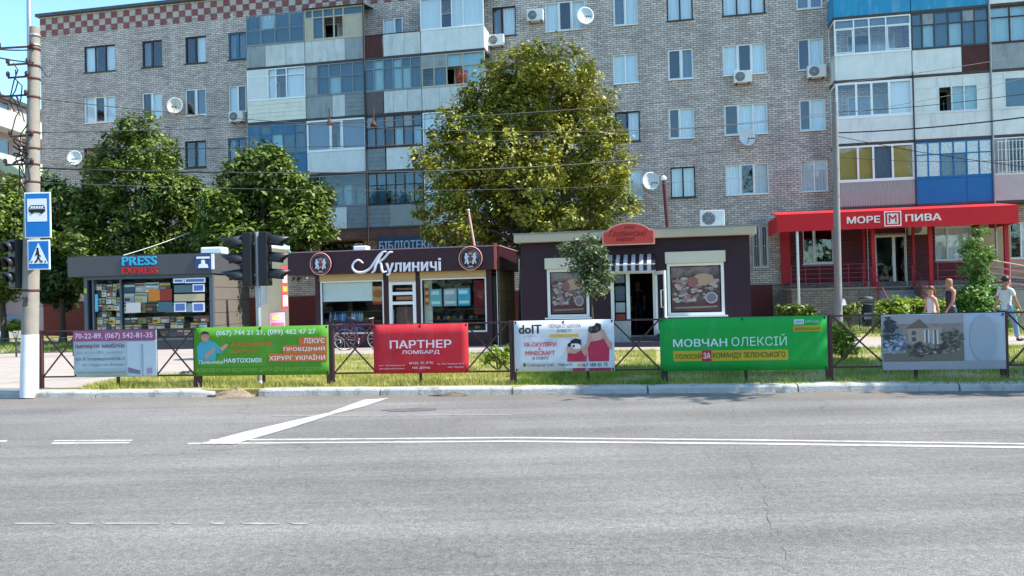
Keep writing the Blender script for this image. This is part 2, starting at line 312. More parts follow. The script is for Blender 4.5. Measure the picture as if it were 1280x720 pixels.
# kerb
kerb = empty('kerb', 'whitewashed concrete kerb', None, FK.P(0, 0, 0), -FK.a); del kerb['label']; kerb['kind'] = 'structure'
kj = [-900, -640, -430, -235, -55, 119, 266, None, 322, 475, 640, 810, 998, 1200, 1400, 1620, 1880, 2200]
for a, b in zip(kj, kj[1:]):
    if a is None or b is None: continue
    ua, ub = FK.u(a, 492), FK.u(b, 492); dz = random.uniform(-.008, .008); dy = random.uniform(-.012, .012)
    prof = [(-.02+dy, -.01), (0+dy, .09+dz), (.02+dy, .113+dz), (.06+dy, .128+dz), (.27+dy, .130+dz), (.30+dy, .05)]
    m = MB(); n = len(prof); g = .012; segs = 6; vs = []
    for i in range(segs+1):
        u = ua+g+(ub-ua-2*g)*i/segs; e = 0
        if a == 119 and i == segs: e = .03
        if i in (0, segs): e += .008
        for y, z in prof: vs.append((u, y+(e if y < .1 else -e), z-(e if z > .05 else 0)+random.uniform(-.003, .003)))
    fs = [(i*n+j, (i+1)*n+j, (i+1)*n+j+1, i*n+j+1) for i in range(segs) for j in range(n-1)]+[tuple(range(n)), tuple(range((segs+1)*n-1, segs*n-1, -1))]
    m.add(vs, fs); m.build('curb_stone', KERB, kerb)
# road markings
MARK = mat('worn_road_paint', '#b0aea6', .8, .3, 14, dirt='#807e7a', dirtamt=1)
MARKF = mat('faded_road_paint', '#8a8782', .85, .3, 9, dirt='#7a7772', dirtamt=1)
def marking(pts, m=MARK, z=.004):
    o = sheet('road_marking', [tuple(ground(*p, z)) for p in pts], m); return o
marking([(262, 549.2), (640, 546.2), (960, 549.3), (1330, 554.5), (1330, 556.2), (960, 551.0), (640, 547.8), (262, 550.8)])
marking([(235, 553.6), (640, 550.6), (960, 553.6), (1330, 558.6), (1330, 560.8), (960, 555.8), (640, 552.4), (235, 555)])
marking([(68, 550.2), (166, 549.6), (165, 551), (66, 551.6)]); marking([(66, 553), (163, 552.4), (160, 554), (64, 554.8)])
marking([(-60, 551), (10, 550.2), (8, 552), (-62, 553)])
marking([(250, 554.5), (300, 541), (360, 527), (410, 516), (455, 499.5), (487, 497.2), (455, 508), (420, 516.5), (375, 531), (335, 543), (292, 555)], z=.008)
for a, b_ in ((15, 70), (84, 118), (126, 200), (214, 240), (262, 282), (300, 352), (362, 387)): marking([(a, 653.4), ((a+b_)/2, 652.9), (b_, 653.6), (b_-3, 655.2), ((a+b_)/2, 655.6), (a+4, 655)], MARKF)
marking([(340, 519.3), (640, 518), (640, 518.8), (340, 520.3)], MARKF, .004)
CRK = mat('crack_tar', '#62605d', .9, .3, 8)
def crack(pts, wd=.010):
    P = []; 
    for a, b_ in zip(pts, pts[1:]):
        for k in range(6): t = k/6; g = ground(a[0]+(b_[0]-a[0])*t, a[1]+(b_[1]-a[1])*t, .004); P.append(Vector((g.x+random.uniform(-.03, .03), g.y+random.uniform(-.03, .03), .004)))
    L1 = []; L2 = []
    for i, p in enumerate(P):
        d = (P[min(i+1, len(P)-1)]-P[max(i-1, 0)]).normalized(); n = Vector((-d.y, d.x, 0))*wd*random.uniform(.04, .32); L1.append(p+n); L2.append(p-n)
    q = MB(); q.add([tuple(v) for v in L1+L2], [(i, i+1, len(P)+i+1, len(P)+i) for i in range(len(P)-1)]); setp(q.build('road_crack', CRK), kind='structure')
crack([(932, 556), (938, 572), (942, 588), (950, 600), (957, 612), (960, 640), (972, 668), (985, 706)]); crack([(690, 674), (760, 682), (830, 692), (925, 697), (968, 704), (1010, 722)], .008); crack([(915, 492), (918, 520), (917, 548)], .008)

# tar patches and dirt heap in the gutter
TAR = mat('tar_patch', '#5c5a5a', .85, .2, 6, .4, 60)
def blob_sheet(name, px, py, rx, ry, m, z):
    c = ground(px, py, z); P = []
    for i in range(18):
        t = 2*math.pi*i/18; k = random.uniform(.75, 1.1); P.append((c.x+rx*k*math.cos(t), c.y+ry*k*math.sin(t), z))
    return sheet(name, P, m)
blob_sheet('tar_patch', 512, 512, .42, .22, TAR, .005); 
def mound(name, label, px, py, rx, ry, h, m, z0):
    c = ground(px, py, z0); b = MB(); n = 22; k = 7; vs = []
    for i in range(k+1):
        r = i/k
        for j in range(n):
            t = 2*math.pi*j/n; q = 1+.25*math.sin(3*t+i)+random.uniform(-.12, .12)
            vs.append((rx*r*q*math.cos(t), ry*r*q*math.sin(t), (h*(1-r)**1.2*random.uniform(.6, 1.3) if i < k else -.015)))
    b.add(vs, [(i*n+j, (i+1)*n+j, (i+1)*n+(j+1) % n, i*n+(j+1) % n) for i in range(k) for j in range(n)], 0, True)
    return setp(b.build(name, m, None, c), label, 'heap', None, 'stuff')
DIRT = mat('gutter_dirt', '#847461', .95, .35, 14, .8, 40)
mound('dirt_heap', 'small heap of dirt and dead leaves in the gutter', 566, 494.5, .42, .16, .055, mat('grey_dirt', '#63594f', .95, .4, 18, .8, 40), 0)
mound('dirt_heap', 'dry rubble and dirt filling the gap in the kerb', 294, 495.5, .52, .26, .15, DIRT, 0)

# ------------------------------------------------------------------ grass
def blades(name, label, regions, m, n, h=.09, wd=.012):
    """regions: list of (polygon, weight)"""
    V = []; per = int(n/len(regions))
    pts = []
    for poly in regions:
        P = [ground(*q, .12) for q in poly]; xs = [p.x for p in P]; ys = [p.y for p in P]
        k = 0; got = []
        while len(got) < per and k < 60:
            k += 1; X = rng.uniform(min(xs), max(xs), per); Y = rng.uniform(min(ys), max(ys), per); ins = np.zeros(per, bool); j = len(P)-1
            for i in range(len(P)):
                c = ((P[i].y > Y) != (P[j].y > Y)) & (X < (P[j].x-P[i].x)*(Y-P[i].y)/(P[j].y-P[i].y+1e-9)+P[i].x); ins ^= c; j = i
            f = np.sin(X*2.1+np.sin(Y*3.3))+np.sin(Y*4.1+X*.7)+np.sin(X*5.3-Y*2.2)*.6+rng.normal(0, .9, per)
            ins &= f > -.25
            got += list(zip(X[ins], Y[ins]))
        pts += got[:per]
    A = np.array(pts); n = len(A); a = rng.uniform(0, 2*np.pi, n); hh = h*rng.uniform(.4, 1.5, n); lx = rng.normal(0, .4, n)*hh; ly = rng.normal(0, .4, n)*hh
    v = np.zeros((n, 3, 3)); dx = np.cos(a)*wd*.5; dy = np.sin(a)*wd*.5
    v[:, 0] = np.c_[A[:, 0]-dx, A[:, 1]-dy, np.full(n, .112)]; v[:, 1] = np.c_[A[:, 0]+dx, A[:, 1]+dy, np.full(n, .112)]; v[:, 2] = np.c_[A[:, 0]+lx, A[:, 1]+ly, .115+hh]
    me = bpy.data.meshes.new(name); me.vertices.add(n*3); me.vertices.foreach_set('co', v.ravel()); me.loops.add(n*3); me.loops.foreach_set('vertex_index', np.arange(n*3, dtype=np.int32))
    me.polygons.add(n); me.polygons.foreach_set('loop_start', np.arange(0, n*3, 3, dtype=np.int32)); me.polygons.foreach_set('loop_total', np.full(n, 3, np.int32))
    me.materials.append(m); me.update(); me.validate(); o = obj(name, me); return setp(o, label, 'grass', None, 'stuff')
GRN = leaf_mat('grass_green', '#94a43e', '#5e7e2e', .3); DRY = leaf_mat('grass_dry', '#c8bc70', '#9c9c4c', .25)
rl = [(96, 487), (330, 485), (640, 481), (640, 462), (330, 466), (250, 468), (150, 475)]
r2 = [(330, 466), (640, 462), (820, 458), (820, 438.5), (640, 441), (450, 444), (302, 447)]
r3 = [(640, 481), (830, 480.5), (830, 458), (640, 462)]
r4 = [(830, 480.5), (1400, 479), (1600, 478), (1500, 432), (1280, 432.5), (830, 438)]
r5 = [(1040, 421), (1400, 418), (1400, 400), (1040, 404)]
blades('dry_grass', 'dry yellowing grass on the verge along the kerb left of the white banner', [rl, rl, r2], DRY, 42000)
blades('short_grass', 'greener short grass on the verge behind the green banner', [r3, r4, r4, r4, r2, rl], GRN, 70000)
blades('far_grass', 'green lawn beyond the footpath in front of the block', [r5, [(-150, 444), (100, 440), (100, 428), (-150, 432)]], GRN, 22000, .12, .02)

# ------------------------------------------------------------------ trees
def leaf_mesh(name, C, Nn, size, m, asp=.5):
    n = len(C); rv = rng.normal(size=(n, 3)); Nn = Nn/np.linalg.norm(Nn, axis=1)[:, None]
    a = np.cross(Nn, rv); a /= np.linalg.norm(a, axis=1)[:, None]; b = np.cross(Nn, a); s = size*rng.uniform(.6, 1.35, n)[:, None]
    v = np.zeros((n, 4, 3)); v[:, 0] = C-a*s; v[:, 1] = C-b*s*asp+a*s*.1; v[:, 2] = C+a*s-Nn*s*.35; v[:, 3] = C+b*s*asp+a*s*.1
    me = bpy.data.meshes.new(name); me.vertices.add(n*4); me.vertices.foreach_set('co', v.ravel()); me.loops.add(n*4); me.loops.foreach_set('vertex_index', np.arange(n*4, dtype=np.int32))
    me.polygons.add(n); me.polygons.foreach_set('loop_start', np.arange(0, n*4, 4, dtype=np.int32)); me.polygons.foreach_set('loop_total', np.full(n, 4, np.int32)); me.materials.append(m); me.update(); me.validate(); return me
def crown_points(lobes, n, clump, inner=.25, per=14):
    A = np.array([l[3] for l in lobes])**2; A = A/A.sum(); C = []; Nn = []
    for l, w in zip(lobes, A):
        k = max(3, int(n*w/per)); d = rng.normal(size=(k, 3)); d /= np.linalg.norm(d, axis=1)[:, None]; ph = rng.uniform(0, 6, 6)
        nz = np.sin(d[:, 0]*3.1+ph[0]+np.sin(d[:, 2]*4+ph[1]))+np.sin(d[:, 1]*4.3+ph[2]+d[:, 2]*3)+.7*np.sin(d[:, 2]*7.5+ph[3]+d[:, 0]*5)
        keep = nz > -1.25; d = d[keep]; nz = nz[keep]; k = len(d)
        rr = np.where(rng.random(k) < inner, rng.uniform(.3, .85, k), rng.uniform(.82, 1.12, k))
        rr = rr*(1+.15*nz); c = np.array(l[:3])+d*(l[3]*rr)[:, None]*np.array([1, 1, .95])
        cs = clump*rng.uniform(.55, 1.25, k)
        off = rng.normal(size=(k, per, 3))*cs[:, None, None]*np.array([.62, .62, .42])
        p = c[:, None, :]+off; nn = d[:, None, :]*.55+np.array([0, 0, .8])+rng.normal(size=(k, per, 3))*.42
        C.append(p.reshape(-1, 3)); Nn.append(nn.reshape(-1, 3))
    return np.vstack(C), np.vstack(Nn)
BARK = mat('tree_bark', '#4f443a', .95, .25, 6, .8, 18)
def tree(name, label, base, trunk_h, r0, lobes, n, leaf, m, clump=.32, cat='tree', group=None, per=14, inner=.25):
    t = empty(name, label, cat, base, 0, group); L = [(l[0]-base[0], l[1]-base[1], l[2]-base[2], l[3]) for l in lobes]
    LL = [(l[0], l[1], l[2], l[3]*.88) for l in L]
    for l in L:                      # knobbly sub-clumps on each bough
        for _ in range(4 if l[3] > .4 else 1):
            v = Vector((random.gauss(0, 1), random.gauss(0, 1), random.gauss(.25, 1))).normalized(); k = random.uniform(.85, 1.12)*l[3]; LL.append((l[0]+v.x*k, l[1]+v.y*k, l[2]+v.z*k, l[3]*random.uniform(.24, .42)))
    C, Nn = crown_points(LL, n, clump, inner, per); obj('crown', leaf_mesh('crown', C, Nn, leaf, m), t)
    cz = trunk_h; b = MB(); top = Vector((np.mean([l[0] for l in L])*.5, np.mean([l[1] for l in L])*.5, cz))
    b.tube([(0, 0, -.05), (.03, 0, .4), (top.x*.5, top.y*.5, cz*.55), top], [r0*1.35, r0, r0*.85, r0*.7], 10); b.build('trunk', BARK, t)
    for l in L:
        if l[3] < .25: continue
        e = Vector(l[:3]); s = Vector(top)*random.uniform(.75, 1)
        if e.z < s.z+.3 and cz > 1: s = Vector(top)*max(.35, min(1, (e.z-.3)/top.z))
        mid = s.lerp(e, .5)+Vector((random.uniform(-.2, .2), random.uniform(-.2, .2), .25*l[3])); q = MB()
        q.tube([s, mid, e], [r0*.45, r0*.28, r0*.1], 6, 0, False); q.build('limb', BARK, t)
    return t
def L_(Z, rows, jit=.6):
    out = []
    for r in rows:
        px, py, rp = r[:3]; dz = r[3] if len(r) > 3 else random.uniform(-jit, jit); P = atY(px, py, Z+dz); out.append((P.x, P.y, P.z, rp*(Z+dz)/FPX))
    return out
LG = leaf_mat('leaf_green', '#788a34', '#2c441a', .12); LY = leaf_mat('leaf_yellow_green', '#a8a236', '#3e5019', .12); LD = leaf_mat('leaf_shaded_green', '#3c5a26', '#223a16', .12)
LS = leaf_mat('leaf_grey_green', '#7d8a64', '#4c5c3c', .2); LH = leaf_mat('leaf_hedge', '#9aa838', '#6d8c2c', .3)
bt = [(697,82,38),(655,92,36),(612,112,36),(733,125,38),(690,130,45),(645,140,48),(588,160,38),(620,185,48),(700,190,52),(748,175,28),(755,215,34),(560,205,36),(548,250,32),(600,240,48),(655,235,52),(720,245,48),(768,262,26),(640,285,34),(700,285,34),(570,285,32),(610,290,30),(752,285,22),(735,95,14),(560,165,20)]
B = atY(655, 400, 30); tree('large_tree', 'huge dense yellow-green tree towering over the purple shop, in front of the flats', (B.x, B.y, .12), 4.2, .26, L_(30, bt, 1.3), 84000, .085, LY, .24)
t1 = [(172,163,22),(150,190,30),(192,195,32),(135,228,32),(178,232,44),(222,225,16),(222,255,30),(115,262,32),(150,285,44),(208,298,42),(238,280,22),(105,300,30),(180,330,40),(120,340,34),(230,330,30),(242,236,12)]
B = atY(165, 405, 33); tree('broadleaf_tree', 'tall pointed green tree behind the newspaper kiosk, with a satellite dish to its right', (B.x, B.y, .12), 3.4, .2, L_(33, t1, 1.2), 44000, .10, LG, .27, group=None)
t2 = [(326,203,20),(340,188,8),(300,222,26),(345,226,30),(382,252,26),(320,258,40),(372,285,30),(285,262,26),(400,285,14),(350,305,28),(300,300,32),(270,295,24),(398,262,10),(320,330,30),(280,330,28),(370,318,20)]
B = atY(325, 405, 31); tree('chestnut_tree', 'bright green rounded tree above the two traffic lights heads', (B.x, B.y, .12), 3.2, .2, L_(31, t2, 1.2), 36000, .115, LG, .28)
t0 = [(8,262,26),(22,300,28),(-12,300,30),(0,345,28),(-30,260,30),(12,228,10),(28,345,20),(-40,330,35)]
B = atY(5, 408, 36); tree('roadside_tree', 'leafy tree left of the concrete pole at the photo edge', (B.x, B.y, .12), 2.4, .16, L_(36, t0, 1), 20000, .12, LG, .36)
t00 = [(68,238,16),(85,262,22),(62,285,22),(90,300,26),(66,325,24),(95,340,26),(75,365,24),(60,350,20)]
B = atY(78, 408, 34.5); tree('shaded_tree', 'shaggy tree with shade-darkened leaf colour between the concrete pole and the pointed tree', (B.x, B.y, .12), 2.4, .14, L_(34.5, t00, 1), 14000, .13, LD, .32)  # darker leaf colour paints in the deep shade of this crown
st = [(708,312,8),(722,306,9),(735,315,14),(748,322,13),(738,335,17),(725,330,12),(752,342,11),(742,355,15),(730,352,10),(752,360,7),(757,330,6),(714,318,6),(704,308,5),(760,345,6),(742,300,7)]
B = atY(743, 440, 21.5); tree('young_tree', 'slender young tree with thin trunk in front of the left meat poster', (B.x, B.y, .12), 1.7, .035, L_(21.5, st, .25), 4000, .06, LS, .15, per=9)
rb = [(1224,290,6),(1215,305,8),(1228,315,9),(1208,322,10),(1222,335,11),(1238,322,6),(1212,345,11),(1228,355,13),(1205,338,6),(1218,372,18),(1238,375,17),(1202,384,14),(1252,388,12),(1225,392,22),(1205,400,18),(1245,400,18),(1188,392,8),(1194,378,6),(1260,390,8)]
B = atY(1224, 432, 24.5); tree('climbing_rose', 'tall narrow rose bush with pale blossoms in front of the red awning shop', (B.x, B.y, .12), 1.6, .05, L_(24.5, rb, .25), 14000, .06, leaf_mat('leaf_rose', '#6f9440', '#3f6a2a', .3), .15, 'shrub')
# shade trees just outside the frame on the right (their shadows fall over the verge)
for i, (x, y, z, r, k) in enumerate([(11.5, 13.5, 9.6, 1.9, 14), (16.4, 13.3, 9.2, 2.0, 14)]):
    lb = [(x+random.uniform(-1, 1)*r, y+random.uniform(-.8, .8)*r, z+random.uniform(-.7, 1)*r, r*random.uniform(.4, .62)) for _ in range(k)]
    tree('shade_tree', ['roadside tree standing near the kerb to the right', 'farther roadside tree to the right, out past the first'][i], (x+.6, y+1.2, 0.1), 6.2, .18, lb, 20000, .13, LG, .36)

# unseen leaf belt behind the camera, added to darken low window reflections
_L = [(x+random.uniform(-2, 2), -27+random.uniform(-2, 2), random.uniform(3, 8.5), random.uniform(2.6, 4.2)) for x in range(-90, 95, 3)]+[(x+1.5, -27, 2, 2.6) for x in range(-90, 95, 3)]
_C, _N = crown_points(_L, 30000, 1.0, .3, 14); _C[:, 2] = np.maximum(_C[:, 2], .15)
setp(obj('added_tree_belt', leaf_mesh('added_tree_belt', _C, _N, .55, LD)), 'unseen belt of trees added across the road to darken window reflections', 'trees', None, 'stuff')

def bush(name, label, Z, rows, n, leaf, m, clump=.12, cat='shrub', group=None):
    L = L_(Z, rows, .2); c = np.mean([l[:2] for l in L], axis=0); t = empty(name, label, cat, (c[0], c[1], .12), 0, group)
    C, Nn = crown_points([(l[0]-c[0], l[1]-c[1], max(l[2]-.12, .1), l[3]) for l in L], n, clump, .2, 9)
    C[:, 2] = np.maximum(C[:, 2], .02); obj('foliage', leaf_mesh('foliage', C, Nn, leaf, m), t)
    q = MB()
    for l in L: q.tube([(0, 0, 0), (l[0]-c[0], l[1]-c[1], max(l[2]-.12, .1))], [.02, .008], 5)
    q.build('stem', BARK, t); return t
bush('hedge', 'clipped yellow-green hedge before the terrace steps', 27.5, [(x, y, 9) for x in range(1104, 1178, 8) for y in (383, 392, 400)], 11000, .07, LH, .13, 'hedge')
bush('yellow_shrub', 'small yellow-green bush behind the fence right of the green banner', 17, [(1043, 425, 9), (1052, 432, 10), (1060, 420, 7), (1048, 412, 8), (1066, 435, 6)], 2600, .04, LH, .07)
bush('yellow_shrub', 'small tuft of yellow flowering weeds at the fence post by the white banner', 16.5, [(618, 442, 8), (630, 447, 8), (606, 450, 6), (636, 438, 6)], 1500, .035, LH, .06)
bush('low_plants', 'low dark plants under the white awning post', 29, [(x, 389+random.uniform(-3, 3), 6) for x in range(978, 1015, 7)], 2200, .07, LG, .12)
bush('low_plants', 'leafy clump left of the rubbish bin', 29, [(1064, 387, 6), (1068, 383, 5), (1060, 392, 6), (1056, 389, 5)], 1600, .07, LG, .12)
bush('green_tuft', 'bright green tuft by the parked van', 36, [(20, 405, 6), (25, 408, 6), (14, 409, 5)], 900, .06, LH, .1)

# ------------------------------------------------------------------ text
def text(body, x0, x1, z0, z1, y, m, parent, name='lettering', bold=0.0, depth=.006, shear=0.0, sy=1.0):
    """outline of the words, filled by winding number so that overlapping strokes stay solid"""
    cu = bpy.data.curves.new('txt', 'FONT'); cu.body = body; cu.size = 1; cu.shear = shear; cu.resolution_u = 2; cu.fill_mode = 'NONE'
    to = bpy.data.objects.new('txt', cu); COL.objects.link(to); bpy.context.view_layer.update()
    me = bpy.data.meshes.new_from_object(to.evaluated_get(bpy.context.evaluated_depsgraph_get())); bpy.data.objects.remove(to); bpy.data.curves.remove(cu)
    V0 = np.array([v.co[:2] for v in me.vertices]); nxt = {}
    for e in me.edges: nxt.setdefault(e.vertices[0], []).append(e.vertices[1]); nxt.setdefault(e.vertices[1], []).append(e.vertices[0])
    seen = set(); loops = []
    for st in range(len(V0)):
        if st in seen or len(nxt.get(st, ())) != 2: continue
        lp = [st]; seen.add(st); cur = max(nxt[st]) if st+1 not in nxt[st] else st+1
        while cur not in seen: lp.append(cur); seen.add(cur); a, b_ = nxt[cur]; cur = b_ if a in seen and b_ not in seen else (a if a not in seen else st)
        loops.append(V0[lp])
    bpy.data.meshes.remove(me)
    bb_ = min(bold, .05)*.62; offs = [(0, 0)]+([(bb_, bb_*.5), (-bb_, -bb_*.5), (bb_, -bb_*.5), (-bb_, bb_*.5)] if bold > .004 else [])
    P = []; E = []; W = []
    for dx, dy in offs:
        for lp in loops:
            b0 = len(P); n = len(lp); P += [Vector((q[0]+dx, q[1]+dy)) for q in lp]; E += [(b0+k, b0+(k+1) % n) for k in range(n)]
            W.append((lp+np.array([dx, dy]), np.roll(lp, -1, 0)+np.array([dx, dy])))
    # with several offset copies a point is inside when any one copy winds round it
    pv, pe, pf, *_ = delaunay_2d_cdt(P, E, [], 0, 1e-5); T = np.array([list(f) for f in pf if len(f) == 3]); Q = np.array([v[:] for v in pv]); Cn = Q[T].mean(1)
    inside = np.zeros(len(T), bool); nl = len(loops)
    for c0 in range(len(offs)):
        A = np.vstack([w[0] for w in W[c0*nl:(c0+1)*nl]]); B = np.vstack([w[1] for w in W[c0*nl:(c0+1)*nl]])
        ay = A[None, :, 1] <= Cn[:, None, 1]; by = B[None, :, 1] <= Cn[:, None, 1]
        cr = (B[None, :, 0]-A[None, :, 0])*(Cn[:, None, 1]-A[None, :, 1])-(Cn[:, None, 0]-A[None, :, 0])*(B[None, :, 1]-A[None, :, 1])
        wn = ((ay & ~by) & (cr > 0)).sum(1)-((~ay & by) & (cr < 0)).sum(1); inside |= wn != 0
    T = T[inside]; mn, mxx = Q.min(0), Q.max(0)
    used = np.unique(T); rm = -np.ones(len(Q), int); rm[used] = np.arange(len(used)); Q = Q[used]; T = rm[T]
    co = [(x0+(q[0]-mn[0])/(mxx[0]-mn[0])*(x1-x0), y, z0+(q[1]-mn[1])/(mxx[1]-mn[1])*(z1-z0)) for q in Q]
    me = bpy.data.meshes.new(name); me.from_pydata(co, [], T.tolist()); me.materials.append(m); me.update()
    o = obj(name, me, parent)
    if depth > .005: s = o.modifiers.new('solidify', 'SOLIDIFY'); s.thickness = depth; s.offset = 0
    return o
def tm(h, name=None, rough=.5): return mat(name or ('ink_'+h.lstrip('#')), h, rough, .05, 5)

# ------------------------------------------------------------------ the block of flats
apt = on(FF, 'apartment_building', 'long five-storey block of grey silicate brick with a chequered cornice and patched glazed balconies', 'apartment building')
SILL = lambda k: 3.36+2.8*k
UL = FF.u(51, 100); UR = FF.u(1440, 100); ZR = FF.z(50.5, 22); UB = FF.u(1042.5, 100)
holes = []; wins = []
def win(x0, x1, k, sash, fm, h=1.45, row=None, sill=True, zoff=0, glassm=None):
    yy = 370-(SILL(k)+.7-1.7)*26.5; u0, u1 = FF.u(x0, yy), FF.u(x1, yy); z0 = SILL(k)+zoff
    holes.append((u0, u1, z0, z0+h)); wins.append((u0, u1, z0, z0+h, sash, fm, sill))
W2, W3 = (0, .5, 1), (0, .34, .66, 1)
# columns of windows: (x0,x1) in the photograph at their rows
def spec(x0, x1, rows):
    for k, (sash, fm) in rows.items(): win(x0, x1, k, sash, fm)
c = 'c'; d = 'd'; g = 'g'
S2 = lambda a, b_, s=.5: [(0, s, a), (s, 1, b_)]
S3 = lambda a, b_, e: [(0, .34, a), (.34, .67, b_), (.67, 1, e)]
spec(104, 143, {4: (S3(c, d, c), DARKW), 3: (S3(c, d, c), WHITE), 2: (S3(d, d, g), DARKW), 1: (S3(c, d, c), WHITE), 0: (S3(c, d, d), WHITE)})
spec(176.5, 201.5, {4: (S2(g, d), BROWNW), 3: (S2(d, c), WHITE), 2: (S2(d, c), WHITE), 1: (S2(c, d), WHITE), 0: (S2(d, d), WHITE)})
spec(230.5, 257, {4: (S2(d, c), DARKW), 3: (S2(d, g), WHITE), 2: (S2(d, g), DARKW), 1: (S2(c, d), WHITE), 0: (S2(d, d), WHITE)})
spec(284.5, 307, {4: (S2(g, g), BLUEW), 3: (S2(c, d), WHITE), 2: (S2(g, d), BLUEW), 1: (S2(c, d), WHITE), 0: (S2(d, d), WHITE)})
spec(478, 503, {4: (S2(c, g, .55), WHITE), 3: (S2(d, d), WHITE), 2: (S2(d, d), WHITE), 1: (S2(d, d), WHITE)})
for (a, b_) in ((330, 366), (404, 440), (548, 588)):
    spec(a, b_, {k: (S2(d, c), WHITE) for k in (4, 3, 2, 1)})
spec(615, 644.5, {4: (S2(g, c, .42), BROWNW), 3: (S2(d, c), WHITE), 2: (S2(d, c), WHITE), 1: (S2(d, c), WHITE)})
spec(681, 731, {4: (S3(c, d, c), WHITE), 3: (S3(c, d, c), WHITE), 2: (S3(c, d, c), WHITE), 1: (S3(c, d, c), WHITE)})
spec(766.5, 797, {4: (S2(g, c), WHITE), 3: (S2(c, c), WHITE)}); win(769, 800, 2, S2(d, c), DARKW); win(771.5, 803, 1, S2(c, c), WHITE)
spec(833.5, 866, {4: (S2(c, c), DARKW)}); win(835, 867, 3, S2(d, g, .52), WHITE); win(836, 868, 2, S2(d, c, .45), WHITE); win(838.5, 869.5, 1, S2(c, c), DARKW)
spec(903, 956.5, {4: (S3(c, c, c), DARKW)}); win(904, 958, 3, S3(c, d, c), WHITE); win(905.5, 960, 2, S3(d, c, c), WHITE); win(907.5, 961.5, 1, S3(c, d, c), WHITE)
spec(995.5, 1028.5, {4: (S2(g, g), WHITE)}); win(998, 1030, 3, S2(d, c, .45), WHITE); win(999.5, 1032.5, 2, S2(d, c, .45), WHITE); win(1001.5, 1035.5, 1, S2(c, c), WHITE)
# window walls behind the right-hand balconies
for x0, x1 in ((1060, 1120), (1160, 1215), (1290, 1340), (1380, 1420)):
    for k in (1, 2, 3, 4): win(x0, x1, k, S2(d, c), WHITE)
# ground-floor openings
def win_px(x0, x1, y0, y1, sash, fm, sill=True):
    u0, z1 = FF.pu(x0, y0); u1, z0 = FF.pu(x1, y1); holes.append((u0, u1, z0, z1)); wins.append((u0, u1, z0, z1, sash, fm, sill)); return u0, u1, z0, z1
gr = win_px(940, 961, 282, 334, S2(d, d), WHITE)
sw1 = win_px(1003, 1043, 286, 329, [(0, .36, d), (.36, 1, d)], WHITE)
sdoor = None
win_px(1168, 1216, 284, 324, S2(c, c, .35), WHITE); win_px(1262, 1300, 278, 322, S2(d, c, .4), WHITE)
du0, dz1 = FF.pu(1093, 295); du1, dz0 = FF.pu(1134, 358); dz0 = 1.72; holes.append((du0, du1, dz0, dz1))
for a, b_ in ((400, 455), (545, 600), (660, 700)): win_px(a, b_, 300, 335, S2(d, d), DARKW)
def wall_mesh(x0, x1, z0, z1, holes, y=0.0, depth=.16):
    us = sorted({x0, x1} | {v for h in holes for v in h[:2] if x0 < v < x1}); zs = sorted({z0, z1} | {v for h in holes for v in h[2:] if z0 < v < z1})
    b = MB()
    for i in range(len(zs)-1):
        zc = (zs[i]+zs[i+1])/2; st = None
        for j in range(len(us)):
            solid = j < len(us)-1 and not any(h[0] < (us[j]+us[j+1])/2 < h[1] and h[2] < zc < h[3] for h in holes)
            if solid and st is None: st = us[j]
            if not solid and st is not None:
                b.quad((st, y, zs[i]), (us[j], y, zs[i]), (us[j], y, zs[i+1]), (st, y, zs[i+1])); st = None
    for h in holes:
        if h[0] < x0 or h[1] > x1: continue
        a, c_, e, f = h
        b.quad((a, y, e), (c_, y, e), (c_, y+depth, e), (a, y+depth, e)); b.quad((a, y+depth, f), (c_, y+depth, f), (c_, y, f), (a, y, f))
        b.quad((a, y, f), (a, y, e), (a, y+depth, e), (a, y+depth, f)); b.quad((c_, y, e), (c_, y, f), (c_, y+depth, f), (c_, y+depth, e))
    return b
ZB = 1.95
wm = wall_mesh(UL, UR, ZB, ZR, holes); wm.quad((UL, 12, .1), (UL, 0, .1), (UL, 0, ZR), (UL, 12, ZR)); wm.quad((UL, 12, ZR), (UL, 12, .1), (UR, 12, .1), (UR, 12, ZR)); wm.quad((UR, 0, .1), (UR, 12, .1), (UR, 12, ZR), (UR, 0, ZR))
wm.build('brick_wall', BRICK, apt)
pl = MB(); uP = FF.u(1000, 380)
pl.box(UL-.03, FF.u(966, 380), -.08, 0.1, .1, ZB-.003, 0); pl.build('painted_plinth', mat('oxblood_paint', '#5a2226', .7, .1, 3), apt)
pl = MB(); pl.box(FF.u(966, 380)+.003, UR, -.08, .1, .1, ZB-.003); pl.build('plinth', BRICKD, apt)
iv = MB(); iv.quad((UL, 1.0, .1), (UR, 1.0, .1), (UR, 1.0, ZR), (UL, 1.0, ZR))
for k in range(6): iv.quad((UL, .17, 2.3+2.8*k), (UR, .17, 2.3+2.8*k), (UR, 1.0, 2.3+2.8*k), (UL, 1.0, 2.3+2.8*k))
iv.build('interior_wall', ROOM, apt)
rf = MB(); rf.box(UL-.15, UR, -.18, 12.1, ZR, ZR+.16); rf.build('roof', mat('roof_edge', '#4a4c50', .6, .15, 3), apt)
